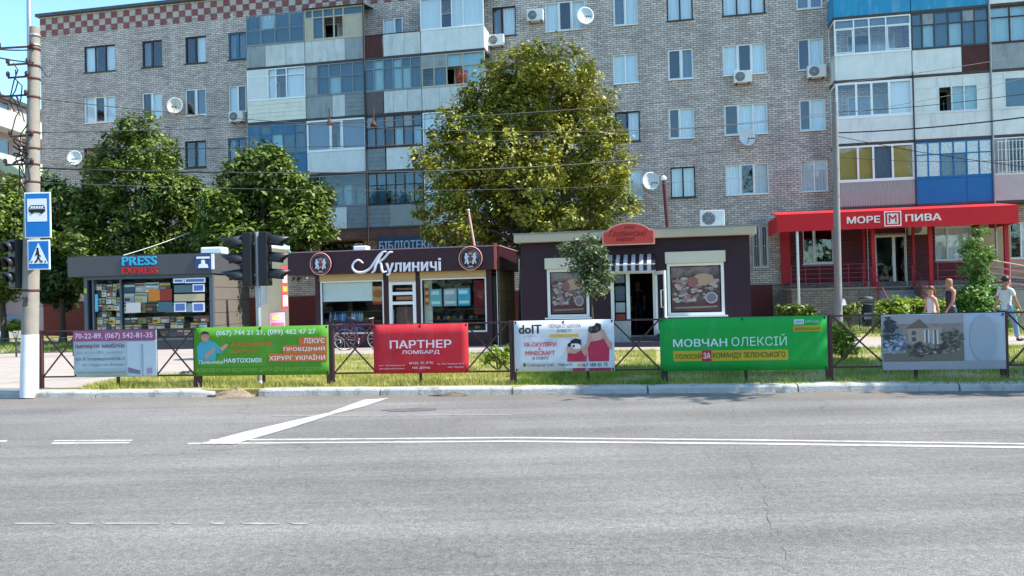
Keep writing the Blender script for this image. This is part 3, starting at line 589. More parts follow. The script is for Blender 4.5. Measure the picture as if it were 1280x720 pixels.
# chequered cornice
cw, chh = .375, .33; sq = MB(); sq.box(.004, cw-.004, -.018, .002, .004, chh-.004); sqm = sq.mesh('chequer_brick_panel', mat('chequer_red', '#84504e', .9, .25, 3, .6, 25))
sq2 = MB(); sq2.box(.004, cw-.004, -.010, .002, .004, chh-.004); sqm2 = sq2.mesh('chequer_pale_panel', mat('chequer_pale', '#b0a69c', .9, .2, 3, .6, 25))
i = 0; uu = UL+.02
while uu < FF.u(640, -30):
    for r in range(3):
        z = ZR-.10-chh*(r+1)
        if (i+r) % 2 == 0: obj('red_panel', sqm, apt, (uu, 0, z))
        elif r < 2: obj('pale_panel', sqm2, apt, (uu, 0, z))
    uu += cw; i += 1
def make_window(parent, u0, u1, z0, z1, sash, fm, sill=True, y=.06, gl=GLASS, name='window', fw=.055):
    f = MB(); y0, y1 = y, y+.07
    f.box(u0, u1, y0, y1, z0, z0+fw); f.box(u0, u1, y0, y1, z1-fw, z1); f.box(u0, u0+fw, y0, y1, z0+fw, z1-fw); f.box(u1-fw, u1, y0, y1, z0+fw, z1-fw)
    for s in sash[1:]:
        x = u0+(u1-u0)*s[0]; f.box(x-fw*.6, x+fw*.6, y0+.002, y1-.002, z0+fw, z1-fw)
    w = f.build(name, fm, parent)
    for a, b_, kd in sash:
        x0, x1 = u0+(u1-u0)*a, u0+(u1-u0)*b_
        if kd == 'd' and random.random() < .7 or kd == 'g' or kd == 'o':   # opening sash with its own thin frame
            q = MB(); e = .03; q.box(x0+fw*.8, x1-fw*.8, y0-.012, y0-.002, z0+fw*.9, z0+fw*.9+e); q.box(x0+fw*.8, x1-fw*.8, y0-.012, y0-.002, z1-fw*.9-e, z1-fw*.9)
            q.box(x0+fw*.8, x0+fw*.8+e, y0-.012, y0-.002, z0+fw*.9+e, z1-fw*.9-e); q.box(x1-fw*.8-e, x1-fw*.8, y0-.012, y0-.002, z0+fw*.9+e, z1-fw*.9-e); q.build('sash', fm, w)
        if kd == 'o': continue
        q = MB(); q.box(x0+fw*.5, x1-fw*.5, y0+.03, y0+.036, z0+fw*.8, z1-fw*.8); q.build('pane', gl, w)
        if kd in ('c', 'g', 'b', 'h'):
            cm = {'c': CURT, 'g': CURTD, 'b': BLIND, 'h': CURT}[kd]; n = 14; q = MB(); vs = []; top = z1-.02; bot = z0+.03 if kd != 'h' else z0+(z1-z0)*.5
            for j in range(n+1):
                x = x0+(x1-x0)*j/n; yy = y1+.05+(.022*math.sin(j*1.9+u0*5)+random.uniform(-.006, .006) if kd != 'b' else 0)
                vs += [(x, yy, bot), (x, yy, top)]
            q.add(vs, [(2*j, 2*j+2, 2*j+3, 2*j+1) for j in range(n)], 0, True); q.build({'b': 'blind'}.get(kd, 'curtain'), cm, w)
    if sill:
        q = MB(); q.box(u0-.05, u1+.05, -.07, y0, z0-.035, z0-.003); q.build('sill', fm if fm is WHITE else DGREY, w)
    return w
for wv in wins: make_window(apt, *wv)
# grille on the ground-floor window
q = MB()
for j in range(9): x = gr[0]+(gr[1]-gr[0])*j/8; q.box(x-.012, x+.012, -.10, -.076, gr[2]-.1, gr[3]+.3)
for z in (gr[2]-.1, (gr[2]+gr[3])/2, gr[3]+.27): q.box(gr[0]-.02, gr[1]+.02, -.075, -.055, z, z+.03)
q.build('window_grille', GALV, apt)

def balcony(x0, x1, k, par, fm, cols, kinds, transom=None, tkinds=None, roof=False, glazed=True, px_y=None, dep=1.2, corr=False, gl=GLASSL, lowfrac=0.0, fw=.05, side=None):
    u0 = x0; u1 = x1; F = 2.51+2.8*k; y0 = -dep
    s = MB(); s.box(u0, u1, y0-.02, -.003, F-.16, F); sl_ = s.build('balcony', SLABE, apt)
    zt = F+1.02
    for a, b_, m in par:
        q = MB(); xa, xb = u0+(u1-u0)*a, u0+(u1-u0)*b_
        if m is CORR:
            n = max(6, int((xb-xa)/.10)); 
            for j in range(n): q.box(xa+(xb-xa)*j/n, xa+(xb-xa)*(j+.62)/n, y0-.035, y0-.018, F-.05, zt)
            q.box(xa, xb, y0-.015, y0, F-.05, zt)
        elif m is CREAM or m is GREYW:
            n = 5
            for j in range(n): q.box(xa+.004, xb-.004, y0-.035+.004*(j % 2), y0, F-.05+(zt-F+.05)*j/n+.004, F-.05+(zt-F+.05)*(j+1)/n-.006)
        else:
            e = random.uniform(-.006, .006); q.box(xa+.006, xb-.006, y0-.03+e, y0, F-.05, zt)
        q.build('parapet_panel', m, sl_)
    sm = side or par[0][2]; sm = sm if sm not in (CORR,) else GREYP
    q = MB(); q.box(u0+.003, u0+.04, y0+.003, -.003, F, zt); q.build('side_panel', sm, sl_); q = MB(); q.box(u1-.04, u1-.003, y0+.003, -.003, F, zt); q.build('side_panel', sm, sl_)
    rl_ = MB(); rl_.box(u0, u1, y0-.05, y0+.05, zt+.003, zt+.045); rl_.build('parapet_cap', fm, sl_)
    if not glazed: return sl_
    g0, g1 = zt+.048, F+2.62
    f = MB(); ya, yb = y0-.03, y0+.03
    f.box(u0, u1, ya, yb, g0, g0+fw); f.box(u0, u1, ya, yb, g1-fw, g1)
    for x in [u0+fw/2]+[u0+(u1-u0)*cc for cc in cols]+[u1-fw/2]: f.box(x-fw/2, x+fw/2, ya+.003, yb-.003, g0+fw, g1-fw)
    zc = g0+(g1-g0)*transom if transom else None
    if zc: f.box(u0+fw, u1-fw, ya+.006, yb-.006, zc-fw*.4, zc+fw*.4)
    f.box(u0, u0+.04, y0+.03, -.01, g1-fw, g1); f.box(u0, u0+.04, y0+.03, -.01, g0, g0+fw); f.box(u0, u0+.04, -.06, -.01, g0+fw, g1-fw)
    f.build('glazing_frame', fm, sl_)
    q = MB(); q.box(u0+.015, u0+.02, y0+.03, -.06, g0+fw, g1-fw); q.build('pane', gl, sl_)
    cs = [0]+list(cols)+[1]
    def pane(a, b_, za, zb, kd):
        xa, xb = u0+(u1-u0)*a+fw*.3, u0+(u1-u0)*b_-fw*.3
        if kd == 'o': return
        if kd in PM:
            q = MB(); q.box(xa, xb, y0-.008, y0+.008, za, zb); q.build('infill_panel' if kd != 'f' else 'foil_sheet', PM[kd], sl_); return
        q = MB(); q.box(xa, xb, y0-.003, y0+.003, za, zb); q.build('pane', gl, sl_)
        if kd in ('c', 'g', 'b'):
            q = MB(); vs = []; n = 10
            for j in range(n+1): vs += [(xa+(xb-xa)*j/n, y0+.09+(.02*math.sin(j*2.1+xa) if kd != 'b' else 0), za), (xa+(xb-xa)*j/n, y0+.09+(.02*math.sin(j*2.1+xa) if kd != 'b' else 0), zb)]
            q.add(vs, [(2*j, 2*j+2, 2*j+3, 2*j+1) for j in range(n)], 0, True); q.build('blind' if kd == 'b' else 'curtain', {'c': CURT, 'g': CURTD, 'b': BLIND}[kd], sl_)
        if kd == 's':   # white inner sash
            q = MB(); e = .035; q.box(xa+.03, xb-.03, y0-.04, y0-.006, za+.02, za+.02+e); q.box(xa+.03, xb-.03, y0-.04, y0-.006, zb-.02-e, zb-.02); q.box(xa+.03, xa+.03+e, y0-.04, y0-.006, za+.02+e, zb-.02-e); q.box(xb-.03-e, xb-.03, y0-.04, y0-.006, za+.02+e, zb-.02-e); q.build('sash', WHITE, sl_)
    for j in range(len(cs)-1):
        kd = kinds[j % len(kinds)]
        if zc:
            pane(cs[j], cs[j+1], g0+fw, zc-fw*.3, kd); pane(cs[j], cs[j+1], zc+fw*.3, g1-fw, (tkinds or kinds)[j % len(tkinds or kinds)])
        else: pane(cs[j], cs[j+1], g0+fw, g1-fw, kd)
    if roof:
        q = MB(); q.add([(u0-.08, y0-.15, g1+.0), (u1+.08, y0-.15, g1), (u1+.08, -.004, g1+.22), (u0-.08, -.004, g1+.22), (u0-.08, y0-.15, g1+.04), (u1+.08, y0-.15, g1+.04), (u1+.08, -.004, g1+.26), (u0-.08, -.004, g1+.26)], [(0,3,2,1),(4,5,6,7),(0,1,5,4),(1,2,6,5),(2,3,7,6),(3,0,4,7)]); q.build('balcony_roof', DGREY, sl_)
    return sl_
PM = {'f': FOIL, 'w': OLDWHITE, 'y': CREAMW, 'k': GREYP, 'r': REDCLOTH, 'B': BLUEW}
bu = lambda px, py=100: FF.u(px, py, -1.2)
A0, A1, A2, A3, A4 = bu(309), bu(382), bu(456.5), bu(527), bu(606.5)
ev = lambda n: [i/n for i in range(1, n)]
g_, A = .0, None
e = .012
# k=4 (top), left stack
balcony(A0, A1-e, 4, [(0, .33, GREYP), (.33, .67, SLAB), (.67, 1, SLAB)], GREYW, ev(4), 'gggg', .5, 'gcgg')
balcony(A1+e, A2-e, 4, [(0, .12, SLAB), (.12, .5, SLAB), (.5, .68, SLAB), (.68, 1, GREYP)], CREAMW, [.14, .32, .5, .66], 'ygooy', .72, 'gggg', roof=True, fw=.07)
balcony(A2+e, A3-e, 4, [(0, .32, BROWNP), (.34, .72, SLAB), (.72, 1, SLAB)], BROWNW, [], '', glazed=False)
balcony(A3+e, A4, 4, [(0, 1, OLDWHITE)], WHITE, [.33, .5, .68], 'cdcc', gl=GLASS, side=WHITE, roof=True)
# k=3
balcony(A0, A1-e, 3, [(0, 1, CREAM)], WHITE, [.36, .5, .68], 'wcdc', .76, 'wcgc', gl=GLASS)
balcony(A1+e, A2-e, 3, [(0, .45, GREYP), (.45, .66, SLAB), (.66, 1, GREYW)], GREYW, ev(5), 'kgcgg', .58, 'kgggg')
balcony(A2+e, A3-e, 3, [(0, .32, mat('dark_weathered_panel', '#5c5656', .8, .25, 4, .3)), (.33, .5, SLAB), (.5, .75, SLAB), (.75, 1, SLAB)], GREYW, [.16, .33, .5, .66, .82], 'gcgccg', .7, 'gcgcgg')
balcony(A3+e, A4, 3, [(0, .28, SLAB), (.28, .56, SLAB), (.56, .8, SLAB), (.8, 1, SLAB)], CREAMW, [.2, .4, .66], 'dgoc', .6, 'kkcc')
# k=2
balcony(A0, A1-e, 2, [(0, 1, BLUEW)], BLUEW, [.2, .4, .6, .8], 'gBcgg', .66, 'BgBBg')
balcony(A1+e, A2-e, 2, [(0, 1, OLDWHITE)], WHITE, [.4, .6], 'gsg', None, gl=GLASS, fw=.08)
balcony(A2+e, A3-e, 2, [(0, .33, GREYW), (.35, .72, OLDWHITE), (.72, 1, OLDWHITE)], BROWNW, ev(6), 'ggdcgc', .62, 'kgkgkg')
balcony(A3+e, A4, 2, [(0, 1, OLDWHITE)], WHITE, [.4, .7], 'ccc', gl=GLASS)
# k=1
balcony(A0, A1-e, 1, [(0, .5, SLAB), (.5, 1, OLDWHITE)], WHITE, ev(4), 'gdgc', .68)
balcony(A1+e, A2-e, 1, [(0, .65, OLDWHITE), (.66, 1, GREYW)], GREYW, ev(5), 'gdgdd', .68, 'ddddd')
balcony(A2+e, A3-e, 1, [(0, .4, GREYW), (.4, 1, CORR)], DARKW, ev(6), 'ggdggd', .6, 'gggdgg')
balcony(A3+e, A4, 1, [(0, 1, OLDWHITE)], WHITE, [.4, .7], 'cgc', gl=GLASS)
# stack base at the library
lb = MB(); lb.box(A0, A4, -1.2, -.02, 4.7, 5.15); lb.build('balcony_base', mat('brown_base', '#6a4a40', .9, .3, 3), apt)
# red washing on a balcony
o = MB(); vs = []; F = 2.51+2.8*3; x0, x1 = bu(571, 100), bu(584, 100)
for j in range(9):
    x = x0+(x1-x0)*j/8
    for z in (F+1.15, F+1.75): vs.append((x, -1.18+.03*math.sin(j*1.7), z))
o.add(vs, [(2*j, 2*j+2, 2*j+3, 2*j+1) for j in range(8)], 0, True)
o = o.build('hanging_laundry', REDCLOTH, None, FF.P(0, 0, 0), -FF.a); setp(o, 'red cloth drying in an open balcony window left of the large tree', 'laundry')
o.modifiers.new('solidify', 'SOLIDIFY').thickness = .01
# right stack
R0, R1, R2, R3, R4 = bu(1044), bu(1140.5), bu(1238), bu(1325), bu(1420)
balcony(R0, R1-e, 4, [(0, .33, TEALP), (.33, 1, TEALP)], WHITE, ev(4), 'cccc')
balcony(R1+e, R2-e, 4, [(0, 1, TEALP)], WHITE, ev(4), 'cccc')
balcony(R2+e, R3-e, 4, [(0, 1, OLDWHITE)], WHITE, ev(4), 'cccc')
balcony(R0, R1-e, 3, [(0, 1, OLDWHITE)], WHITE, [.26, .46, .68], 'sdds', .74, 'gggg', gl=GLASS)
balcony(R1+e, R2-e, 3, [(0, .64, OLDWHITE), (.64, 1, BROWNP)], DGREY, [.14, .3, .48, .66, .82], 'gcgcgg', .66, 'gkggkg')
balcony(R2+e, R3-e, 3, [(0, 1, GREYP)], BROWNW, [.3, .55, .75], 'ccgg', .7, 'ccBg')
balcony(R0, R1-e, 2, [(0, 1, OLDWHITE)], WHITE, [.27, .47, .70], 'dddc', gl=GLASS, fw=.09)
balcony(R1+e, R2-e, 2, [(0, 1, OLDWHITE)], OLDWHITE, [.33, .5, .66, .83], 'woccw', .7, 'wwwww')
balcony(R2+e, R3-e, 2, [(0, 1, OLDWHITE)], OLDWHITE, [.2, .55, .8], 'wgcw', .82, 'wwww')
balcony(R0, R1-e, 1, [(0, 1, CORR)], WHITE, [.27, .47, .72], 'bbgb', gl=GLASS, fw=.08, side=GREYP)
balcony(R1+e, R2-e, 1, [(0, .66, BLUES), (.66, 1, BLUES)], BLUES, [.17, .33, .5, .67, .83], 'ffggff', .64, 'ffffff', fw=.06)
balcony(R2+e, R3-e, 1, [(0, 1, PINKP)], OLDWHITE, [.2, .6], 'kdg')
for k in (1, 2, 3, 4): balcony(R3+e, R4, k, [(0, 1, OLDWHITE)], WHITE, ev(3), 'cgc')
q = MB()
for j in range(14):
    x = bu(1247, 200)+j*.14; q.box(x-.01, x+.01, -1.30, -1.28, 2.51+2.8+1.1, 2.51+2.8+2.5)
for z in (6.45, 6.9, 7.4, 7.75): q.box(bu(1247, 200)-.05, bu(1247, 200)+1.9, -1.278, -1.262, z, z+.02)
q.build('window_grille', WHITE, apt)
# drain pipe
q = MB(); q.tube([(A2, -1.27, 2), (A2, -1.27, ZR)], .05, 8); q.build('drain_pipe', DARKW, apt)
q = MB(); q.tube([(R2, -1.27, 2.6), (R2, -1.27, ZR)], .045, 8); q.build('drain_pipe', GREYW, apt)
q = MB(); q.tube([(R1, -1.27, 4.9), (R1, -1.27, 11)], .03, 8); q.build('drain_pipe', DARKW, apt)

# air conditioners
def aircon(fr, px, py, wpx, label, w=-.02, proto=[None], s=None):
    u, z = fr.pu(px, py, w-.18)
    if proto[0] is None:
        t = empty('air_conditioner', label, 'air conditioner', (0, 0, 0), 0, 'air conditioners fixed to the walls and roofs')
        b = MB(); b.box(-.4, .4, -.30, 0, -.27, .27); b.build('casing', mat('ac_white', '#d8dad6', .5, .06, 4, dirt='#8c8478', dirtamt=.4), t, bev=.015)
        b = MB(); b.lathe((-.12, -.303, 0), [(.0, 0), (.215, 0), (.22, -.012), (.2, -.018), (.04, -.02), (0, -.02)], 20, 0, 'y'); b.build('fan_grille', mat('ac_fan_dark', '#3c4042', .6, .2, 8), t)
        b = MB()
        for k in range(5): b.lathe((-.12, -.326, 0), [(.04+.04*k, 0), (.046+.04*k, -.004), (.052+.04*k, 0)], 20, 0, 'y')
        for k in range(4): a = k*math.pi/4; b.bar((-.12-.2*math.cos(a), -.33, -.2*math.sin(a)), (-.12+.2*math.cos(a), -.33, .2*math.sin(a)), .01)
        b.build('fan_guard', GALV, t)
        b = MB(); [b.box(x-.02, x+.02, -.32, .12, -.31, -.273) for x in (-.28, .28)]; b.build('bracket', RUST, t); proto[0] = t; o = t
    else: o = copy_tree(proto[0]); o['label'] = label
    o.location = fr.P(u, w-.12, z); o.rotation_euler = (0, 0, -fr.a)
    if s: o.scale = (s, s, s)
    return o
aircon(FF, 297.5, 146.5, 18, 'air conditioner under the white window at the left edge of the balcony stack')
aircon(FF, 669.5, 20.5, 14, 'air conditioner left of the dish at the top of the facade')
aircon(FF, 620.5, 51.5, 14, 'air conditioner directly under the brown-framed window above the large tree')
aircon(FF, 928, 97, 18, 'air conditioner centred under a three-pane window with rust streaks')
aircon(FF, 1020, 90.5, 18, 'air conditioner under the right window with one open dark sash')
aircon(FF, 1147, 286, 20, 'air conditioner over the red-clad wall right of the glass door')
aircon(K3, 890, 273.5, 30, 'large air conditioner standing on the flat roof of the purple shop', w=1.4, s=.92)
# satellite dishes
def dish(px, py, dpx, label, az=0.3, rust=False, proto={}):
    u, z = FF.pu(px, py, -.45); r = dpx/2*(39/FPX)*1.04
    t = on(FF, 'satellite_dish', label, 'satellite dish', u, -.45, z, 'satellite dishes on the facade')
    q = MB(); n = 24; vs = []; k = 6
    for i in range(k+1):
        rr = r*i/k
        for j in range(n): a = 2*math.pi*j/n; vs.append((rr*math.cos(a), .14*r*(1-(i/k)**2)*2-.05, rr*math.sin(a)*1.06))
    q.add(vs, [(i*n+j, i*n+(j+1) % n, (i+1)*n+(j+1) % n, (i+1)*n+j) for i in range(k) for j in range(n)], 0, True)
    o = q.build('reflector', mat('dish_rusty', '#c8c4bc', .6, .1, 3, dirt='#8c4030', dirtamt=.9) if rust else mat('dish_white', '#c4ccce', .6, .08, 3), t); o.modifiers.new('solidify', 'SOLIDIFY').thickness = .012
    q = MB(); q.tube([(0, .1, -r*.9), (0, -.45*r*1.5, -r*.35)], .014, 6); q.tube([(-.05, -.45*r*1.5, -r*.35), (.18, -.45*r*1.5, -r*.35)], .012, 6); q.build('arm', DGREY, t)
    q = MB()
    for dx in (-.03, .09, .2): q.tube([(dx, -.45*r*1.5-.05, -r*.4), (dx+.02, -.45*r*1.5+.06, -r*.28)], .032, 8)
    q.build('receiver', DGREY, t)
    q = MB(); q.tube([(0, .15, 0), (0, .43, 0)], .03, 8); q.build('mount', DGREY, t); t.rotation_euler = (math.radians(-6), 0, -FF.a+az)
dish(218.5, 132.5, 21, 'rust-spotted white satellite dish between two windows above the left trees', .2, True)
dish(93.5, 197.5, 19, 'pale satellite dish beside the concrete pole, just above the dark tree', .3)
dish(731.5, 20, 20, 'white satellite dish overlapping the right pane of the topmost three-pane window', .3)
dish(813, 226.5, 20, 'white satellite dish just right of the large tree by the dark red mast', .3)
dish(933.5, 171.5, 19, 'white satellite dish hanging under the three-pane window in the middle of the right wall', .3)
# library sign
ls = on(FF, 'library_sign', 'long blue sign with pale letters БІБЛІОТЕКА above the bakery kiosk roof', 'sign')
u0, z1 = FF.pu(471, 297, -1.3); u1, z0 = FF.pu(562, 316, -1.3)
q = MB(); q.box(u0, u1, -1.3, -1.23, z0, z1); q.build('sign_board', mat('navy_board', '#23425e', .6, .1, 2), ls)
ta = FF.u(474, 306, -1.3); tb = FF.u(541, 306, -1.3); text('БІБЛІОТЕКА', ta, tb, z0+(z1-z0)*.28, z0+(z1-z0)*.78, -1.306, tm('#a8bcc8'), ls, bold=.02)

# second block, far left
B2x = -32.5
bb = empty('neighbour_building', 'pale pink-and-green panel building glimpsed far left behind the concrete pole', 'apartment building', (B2x, 50, 0), math.pi/2)
# local x runs along +Y (away), local -y faces +X
hs = []
for k in range(5):
    for j in range(6): hs.append((-14+j*4.2, -11.4+j*4.2, 1.9+2.8*k+.9, 1.9+2.8*k+2.35))
b = wall_mesh(-16, 13, .1, 15.1, hs, 0, .3); b.quad((-16, 10, .1), (-16, 0, .1), (-16, 0, 15.1), (-16, 10, 15.1)); b.quad((13, 0, .1), (13, 10, .1), (13, 10, 15.1), (13, 0, 15.1)); b.quad((-16, 0, 15.1), (13, 0, 15.1), (13, 10, 15.1), (-16, 10, 15.1))
b.build('wall', mat('pink_render', '#c8aeb0', .9, .1, 1), bb)
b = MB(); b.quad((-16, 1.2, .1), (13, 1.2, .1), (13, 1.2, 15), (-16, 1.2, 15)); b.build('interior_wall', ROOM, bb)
b = MB(); b.box(-16.2, 13.2, -.3, 10, 15.102, 15.35); b.build('roof', DGREY, bb)
for h in hs: make_window(bb, *h, S2(random.choice('cd'), random.choice('dg')), WHITE, False, .1)
for k in (1, 2, 3, 4):
    for j in (1, 3, 4, 5):
        F = 1.9+2.8*k; x0 = -14.6+j*4.2; q = MB(); q.box(x0, x0+3.9, -1.1, -.002, F-.1, F+.05); s_ = q.build('balcony', SLAB, bb)
        q = MB(); q.box(x0, x0+3.9, -1.14, -1.1, F-.12, F+1.0); q.build('parapet_panel', mat('pale_green_panel', '#bccdb8', .8, .1, 2), s_)

# ------------------------------------------------------------------ red awning shop on the ground floor
sf = on(FF, 'beer_shop', 'ground-floor shop with long red awning reading МОРЕ ПИВА, dark red cladding and glass door', 'shop')
RED = mat('awning_red', '#cc1522', .6, .06, 1.5); DRED = mat('dark_red_cladding', '#541824', .6, .12, 2); RPOST = mat('red_post', '#a81822', .5, .1, 4)
wA = -3.0
ua, za1 = FF.pu(971, 268.5, wA); ub, zb1 = FF.pu(1272.5, 256, wA); _, za0 = FF.pu(971, 290.5, wA); zT = (za1+zb1)/2; zBt = zT-.74
b = MB(); nseg = 7; uw = [ua+(ub-ua)*j/nseg for j in range(nseg+1)]
for j in range(nseg):
    q = MB(); q.box(uw[j]+.002, uw[j+1]-.002, wA, wA+.03, zBt, zT); q.build('awning_valance', RED, sf)
b = MB(); b.add([(ua, wA, zT), (ub, wA, zT), (ub, -1.3, zT+.25), (ua, -1.3, zT+.25), (ua, wA+.03, zT-.05), (ub, wA+.03, zT-.05), (ub, -1.3, zT+.2), (ua, -1.3, zT+.2)], [(0,1,2,3),(7,6,5,4),(0,4,5,1),(1,5,6,2),(2,6,7,3),(3,7,4,0)])
b.box(ua, ua+.03, wA+.031, -.1, zBt, zT-.06); b.box(ub-.03, ub, wA+.031, -.1, zBt, zT-.06); b.build('awning_roof', RED, sf)
WT = tm('#ece6e0', 'letter_white')
def awt(s, x0, x1, bold=.035):
    y = 273-(x0+x1-2260)/2*.042; text(s, FF.u(x0, y, wA), FF.u(x1, y, wA), zBt+.24, zBt+.53, wA-.012, WT, sf, bold=bold, depth=.02)
awt('МОРЕ', 1058.5, 1100); awt('ПИВА', 1131.5, 1176.5)
u0, u1 = FF.u(1105, 272, wA), FF.u(1126.5, 272, wA)
q = MB(); t_ = .045
for (a0, a1, b0_, b1_) in ((u0, u1, zBt+.07, zBt+.07+t_), (u0, u1, zBt+.65, zBt+.65+t_), (u0, u0+t_, zBt+.07+t_, zBt+.65), (u1-t_, u1, zBt+.07+t_, zBt+.65)): q.box(a0, a1, wA-.02, wA-.001, b0_, b1_)
q.box(u0+.12, u1-.12, wA-.015, wA-.001, zBt+.17, zBt+.59); q.build('emblem_frame', WT, sf)
text('M', u0+.18, u1-.18, zBt+.22, zBt+.54, wA-.024, RED, sf, bold=.02, depth=.01)
# cladding (boards with joints), door, posts
cl0 = FF.u(987, 330, -.12)
ZF = 1.72
def clad(x0, x1, y, z0, z1, hs, mats, pitch=.17):
    z = z0
    while z < z1-.02:
        zz = min(z+pitch, z1); spans = [(x0, x1)]
        for h in hs:
            if h[3] > z+.01 and h[2] < zz-.01: spans = [s for a, b_ in spans for s in ((a, min(b_, h[0])), (max(a, h[1]), b_)) if s[1]-s[0] > .03]
        for a, b_ in spans:
            q = MB(); q.box(a, b_, y, y+.035, z+.004, zz-.006); q.build('cladding_board', mats, sf)
        z = zz
hs2 = [h for h in holes if h[3] < 4.6]
ce = FF.u(1224, 300); clad(cl0, ce, -.045, ZF+.01, zBt+.25, hs2, DRED)
q = MB(); q.box(cl0, ce, -.009, -.003, ZF+.01, zBt+.25);
be = FF.u(1320, 300); q = MB(); bw = wall_mesh(ce+.002, be, ZF, zBt+.25, [h for h in holes if h[3] < 4.6 and h[0] > ce], -.05, .05); bw.build('beige_wall', mat('beige_render', '#b09a78', .9, .1, 2), sf)
dm = FF.u(1118, 330)
fr_ = MB(); y0 = .02
for a, b_ in ((du0, du0+.07), (dm-.06, dm+.06), (du1-.07, du1)): fr_.box(a, b_, y0, y0+.07, dz0, dz1-.07)
fr_.box(du0, du1, y0, y0+.07, dz1-.07, dz1); fr_.box(du0+.07, dm-.06, y0+.002, y0+.06, dz0, dz0+.22); fr_.box(dm+.06, du1-.07, y0+.002, y0+.06, dz0, dz0+.22)
dr = fr_.build('door', WHITE, sf)
q = MB(); q.box(du0+.07, dm-.06, y0+.03, y0+.036, dz0+.22, dz1-.07); q.build('pane', SHOPG, dr); q = MB(); q.box(dm+.06, du1-.07, y0+.03, y0+.036, dz0+.22, dz1-.07); q.build('pane', SHOPG, dr)
q = MB(); q.tube([(dm-.1, y0-.06, dz0+.9), (dm-.1, y0-.06, dz0+1.4)], .015, 6); q.build('handle', GALV, dr)
for px, m, r, wp in ((1080, RPOST, .05, -.5), (1091.5, RPOST, .075, -2.2), (1142, RPOST, .05, -.5), (1163, RPOST, .075, -2.2), (1258, RPOST, .075, -2.4)):
    q = MB(); u = FF.u(px, 320, wp); q.box(u-r, u+r, wp-r, wp+r, ZF, zBt+.35); q.build('awning_post', m, sf)
q = MB(); u = FF.u(985, 330, -.3); q.box(u-.28, u+.1, -.35, -.05, ZB, zBt+.3); q.build('corner_pilaster', RPOST, sf)
q = MB(); u = FF.u(998.5, 340, wA); q.tube([(u, wA+.15, .1), (u, wA+.15, zBt+.2)], .055, 10); q.build('awning_post', WHITE, sf)
for px in (1085, 1133):
    q = MB(); u = FF.u(px, 320, -.6); q.tube([(u, -.6, ZF), (u, -.6, zBt+.3)], .012, 6); q.build('downpipe', WHITE, sf)
# terrace, steps, railings
tr = on(FF, 'shop_terrace', 'raised brick terrace with steps and dark red railings before the red awning shop', 'terrace')
ut0, ut1 = FF.u(990, 370, -2.4), FF.u(1098, 370, -2.4); us1 = FF.u(1152, 370, -2.4); ue = FF.u(1400, 370, -2.4)
q = MB(); q.box(ut0, ut1, -2.4, -.085, .1, ZF-.06); q.box(us1, ue, -2.4, -.085, .1, ZF-.06); q.box(ut1, us1, -1.2, -.085, .1, ZF-.06); q.build('terrace_wall', BRICKD, tr)
q = MB(); q.box(ut0-.06, ut1, -2.46, -.082, ZF-.057, ZF); q.box(us1, ue, -2.46, -.082, ZF-.057, ZF); q.box(ut1+.002, us1-.002, -1.26, -.082, ZF-.058, ZF-.002); q.build('terrace_slab', mat('terrace_tile', '#8a8480', .8, .12, 3), tr)
ns = 9
for j in range(ns):
    z = ZF*(ns-j)/(ns+1); y = -1.2-.3*(j+1); q = MB(); q.box(ut1+.004, us1-.004, y, y+.3, .1, z); q.build('step', mat('step_concrete', '#989290', .9, .12, 4), tr)
def rail(parent, pts, hs_, m, r=.018, posts=True, py0=None):
    for h in hs_:
        q = MB(); q.tube([(p[0], p[1], p[2]+h) for p in pts], r, 6); q.build('rail', m, parent)
    if posts:
        q = MB()
        for p in pts: q.tube([p, (p[0], p[1], p[2]+max(hs_))], r*1.2, 6)
        q.build('rail_post', m, parent)
MR = mat('dark_red_rail', '#9c3444', .5, .1, 5); PR = mat('pink_worn_rail', '#c08890', .5, .15, 8)
n = 6; rail(tr, [(ut0+(ut1-ut0)*j/n, -2.38, ZF) for j in range(n+1)], [.22, .42, .62, .82, 1.0], MR, .013)
y9 = -1.2-.3*9
for ux in (ut1, us1): rail(tr, [(ux, -1.25, ZF), (ux, -2.5, ZF*.6), (ux, y9, .25)], [.5, .95], MR, .02)
rl0 = FF.u(1172, 340, -2.38); n = 5; rail(tr, [(rl0+(ue-rl0)*j/n, -2.38, ZF) for j in range(n+1)], [.35, .62, .95], MR)
# ramp in front at right
ra0, ra1 = FF.u(1232, 370, -3.8), FF.u(1420, 370, -3.8)
q = MB(); q.add([(ra0, -3.9, .1), (ra1, -3.9, .1), (ra1, -2.45, .1), (ra0, -2.45, .1), (ra0, -3.9, ZF), (ra1, -3.9, .5), (ra1, -2.45, .5), (ra0, -2.45, ZF)], [(0,3,2,1),(4,5,6,7),(0,1,5,4),(1,2,6,5),(2,3,7,6),(3,0,4,7)]); q.build('ramp', mat('ramp_concrete', '#8f9088', .9, .12, 2), tr)
n = 6; rail(tr, [(ra0+(ra1-ra0)*j/n, -3.86, ZF+(.5-ZF)*j/n) for j in range(n+1)], [.25, .5, .75, 1.0], PR, .026)

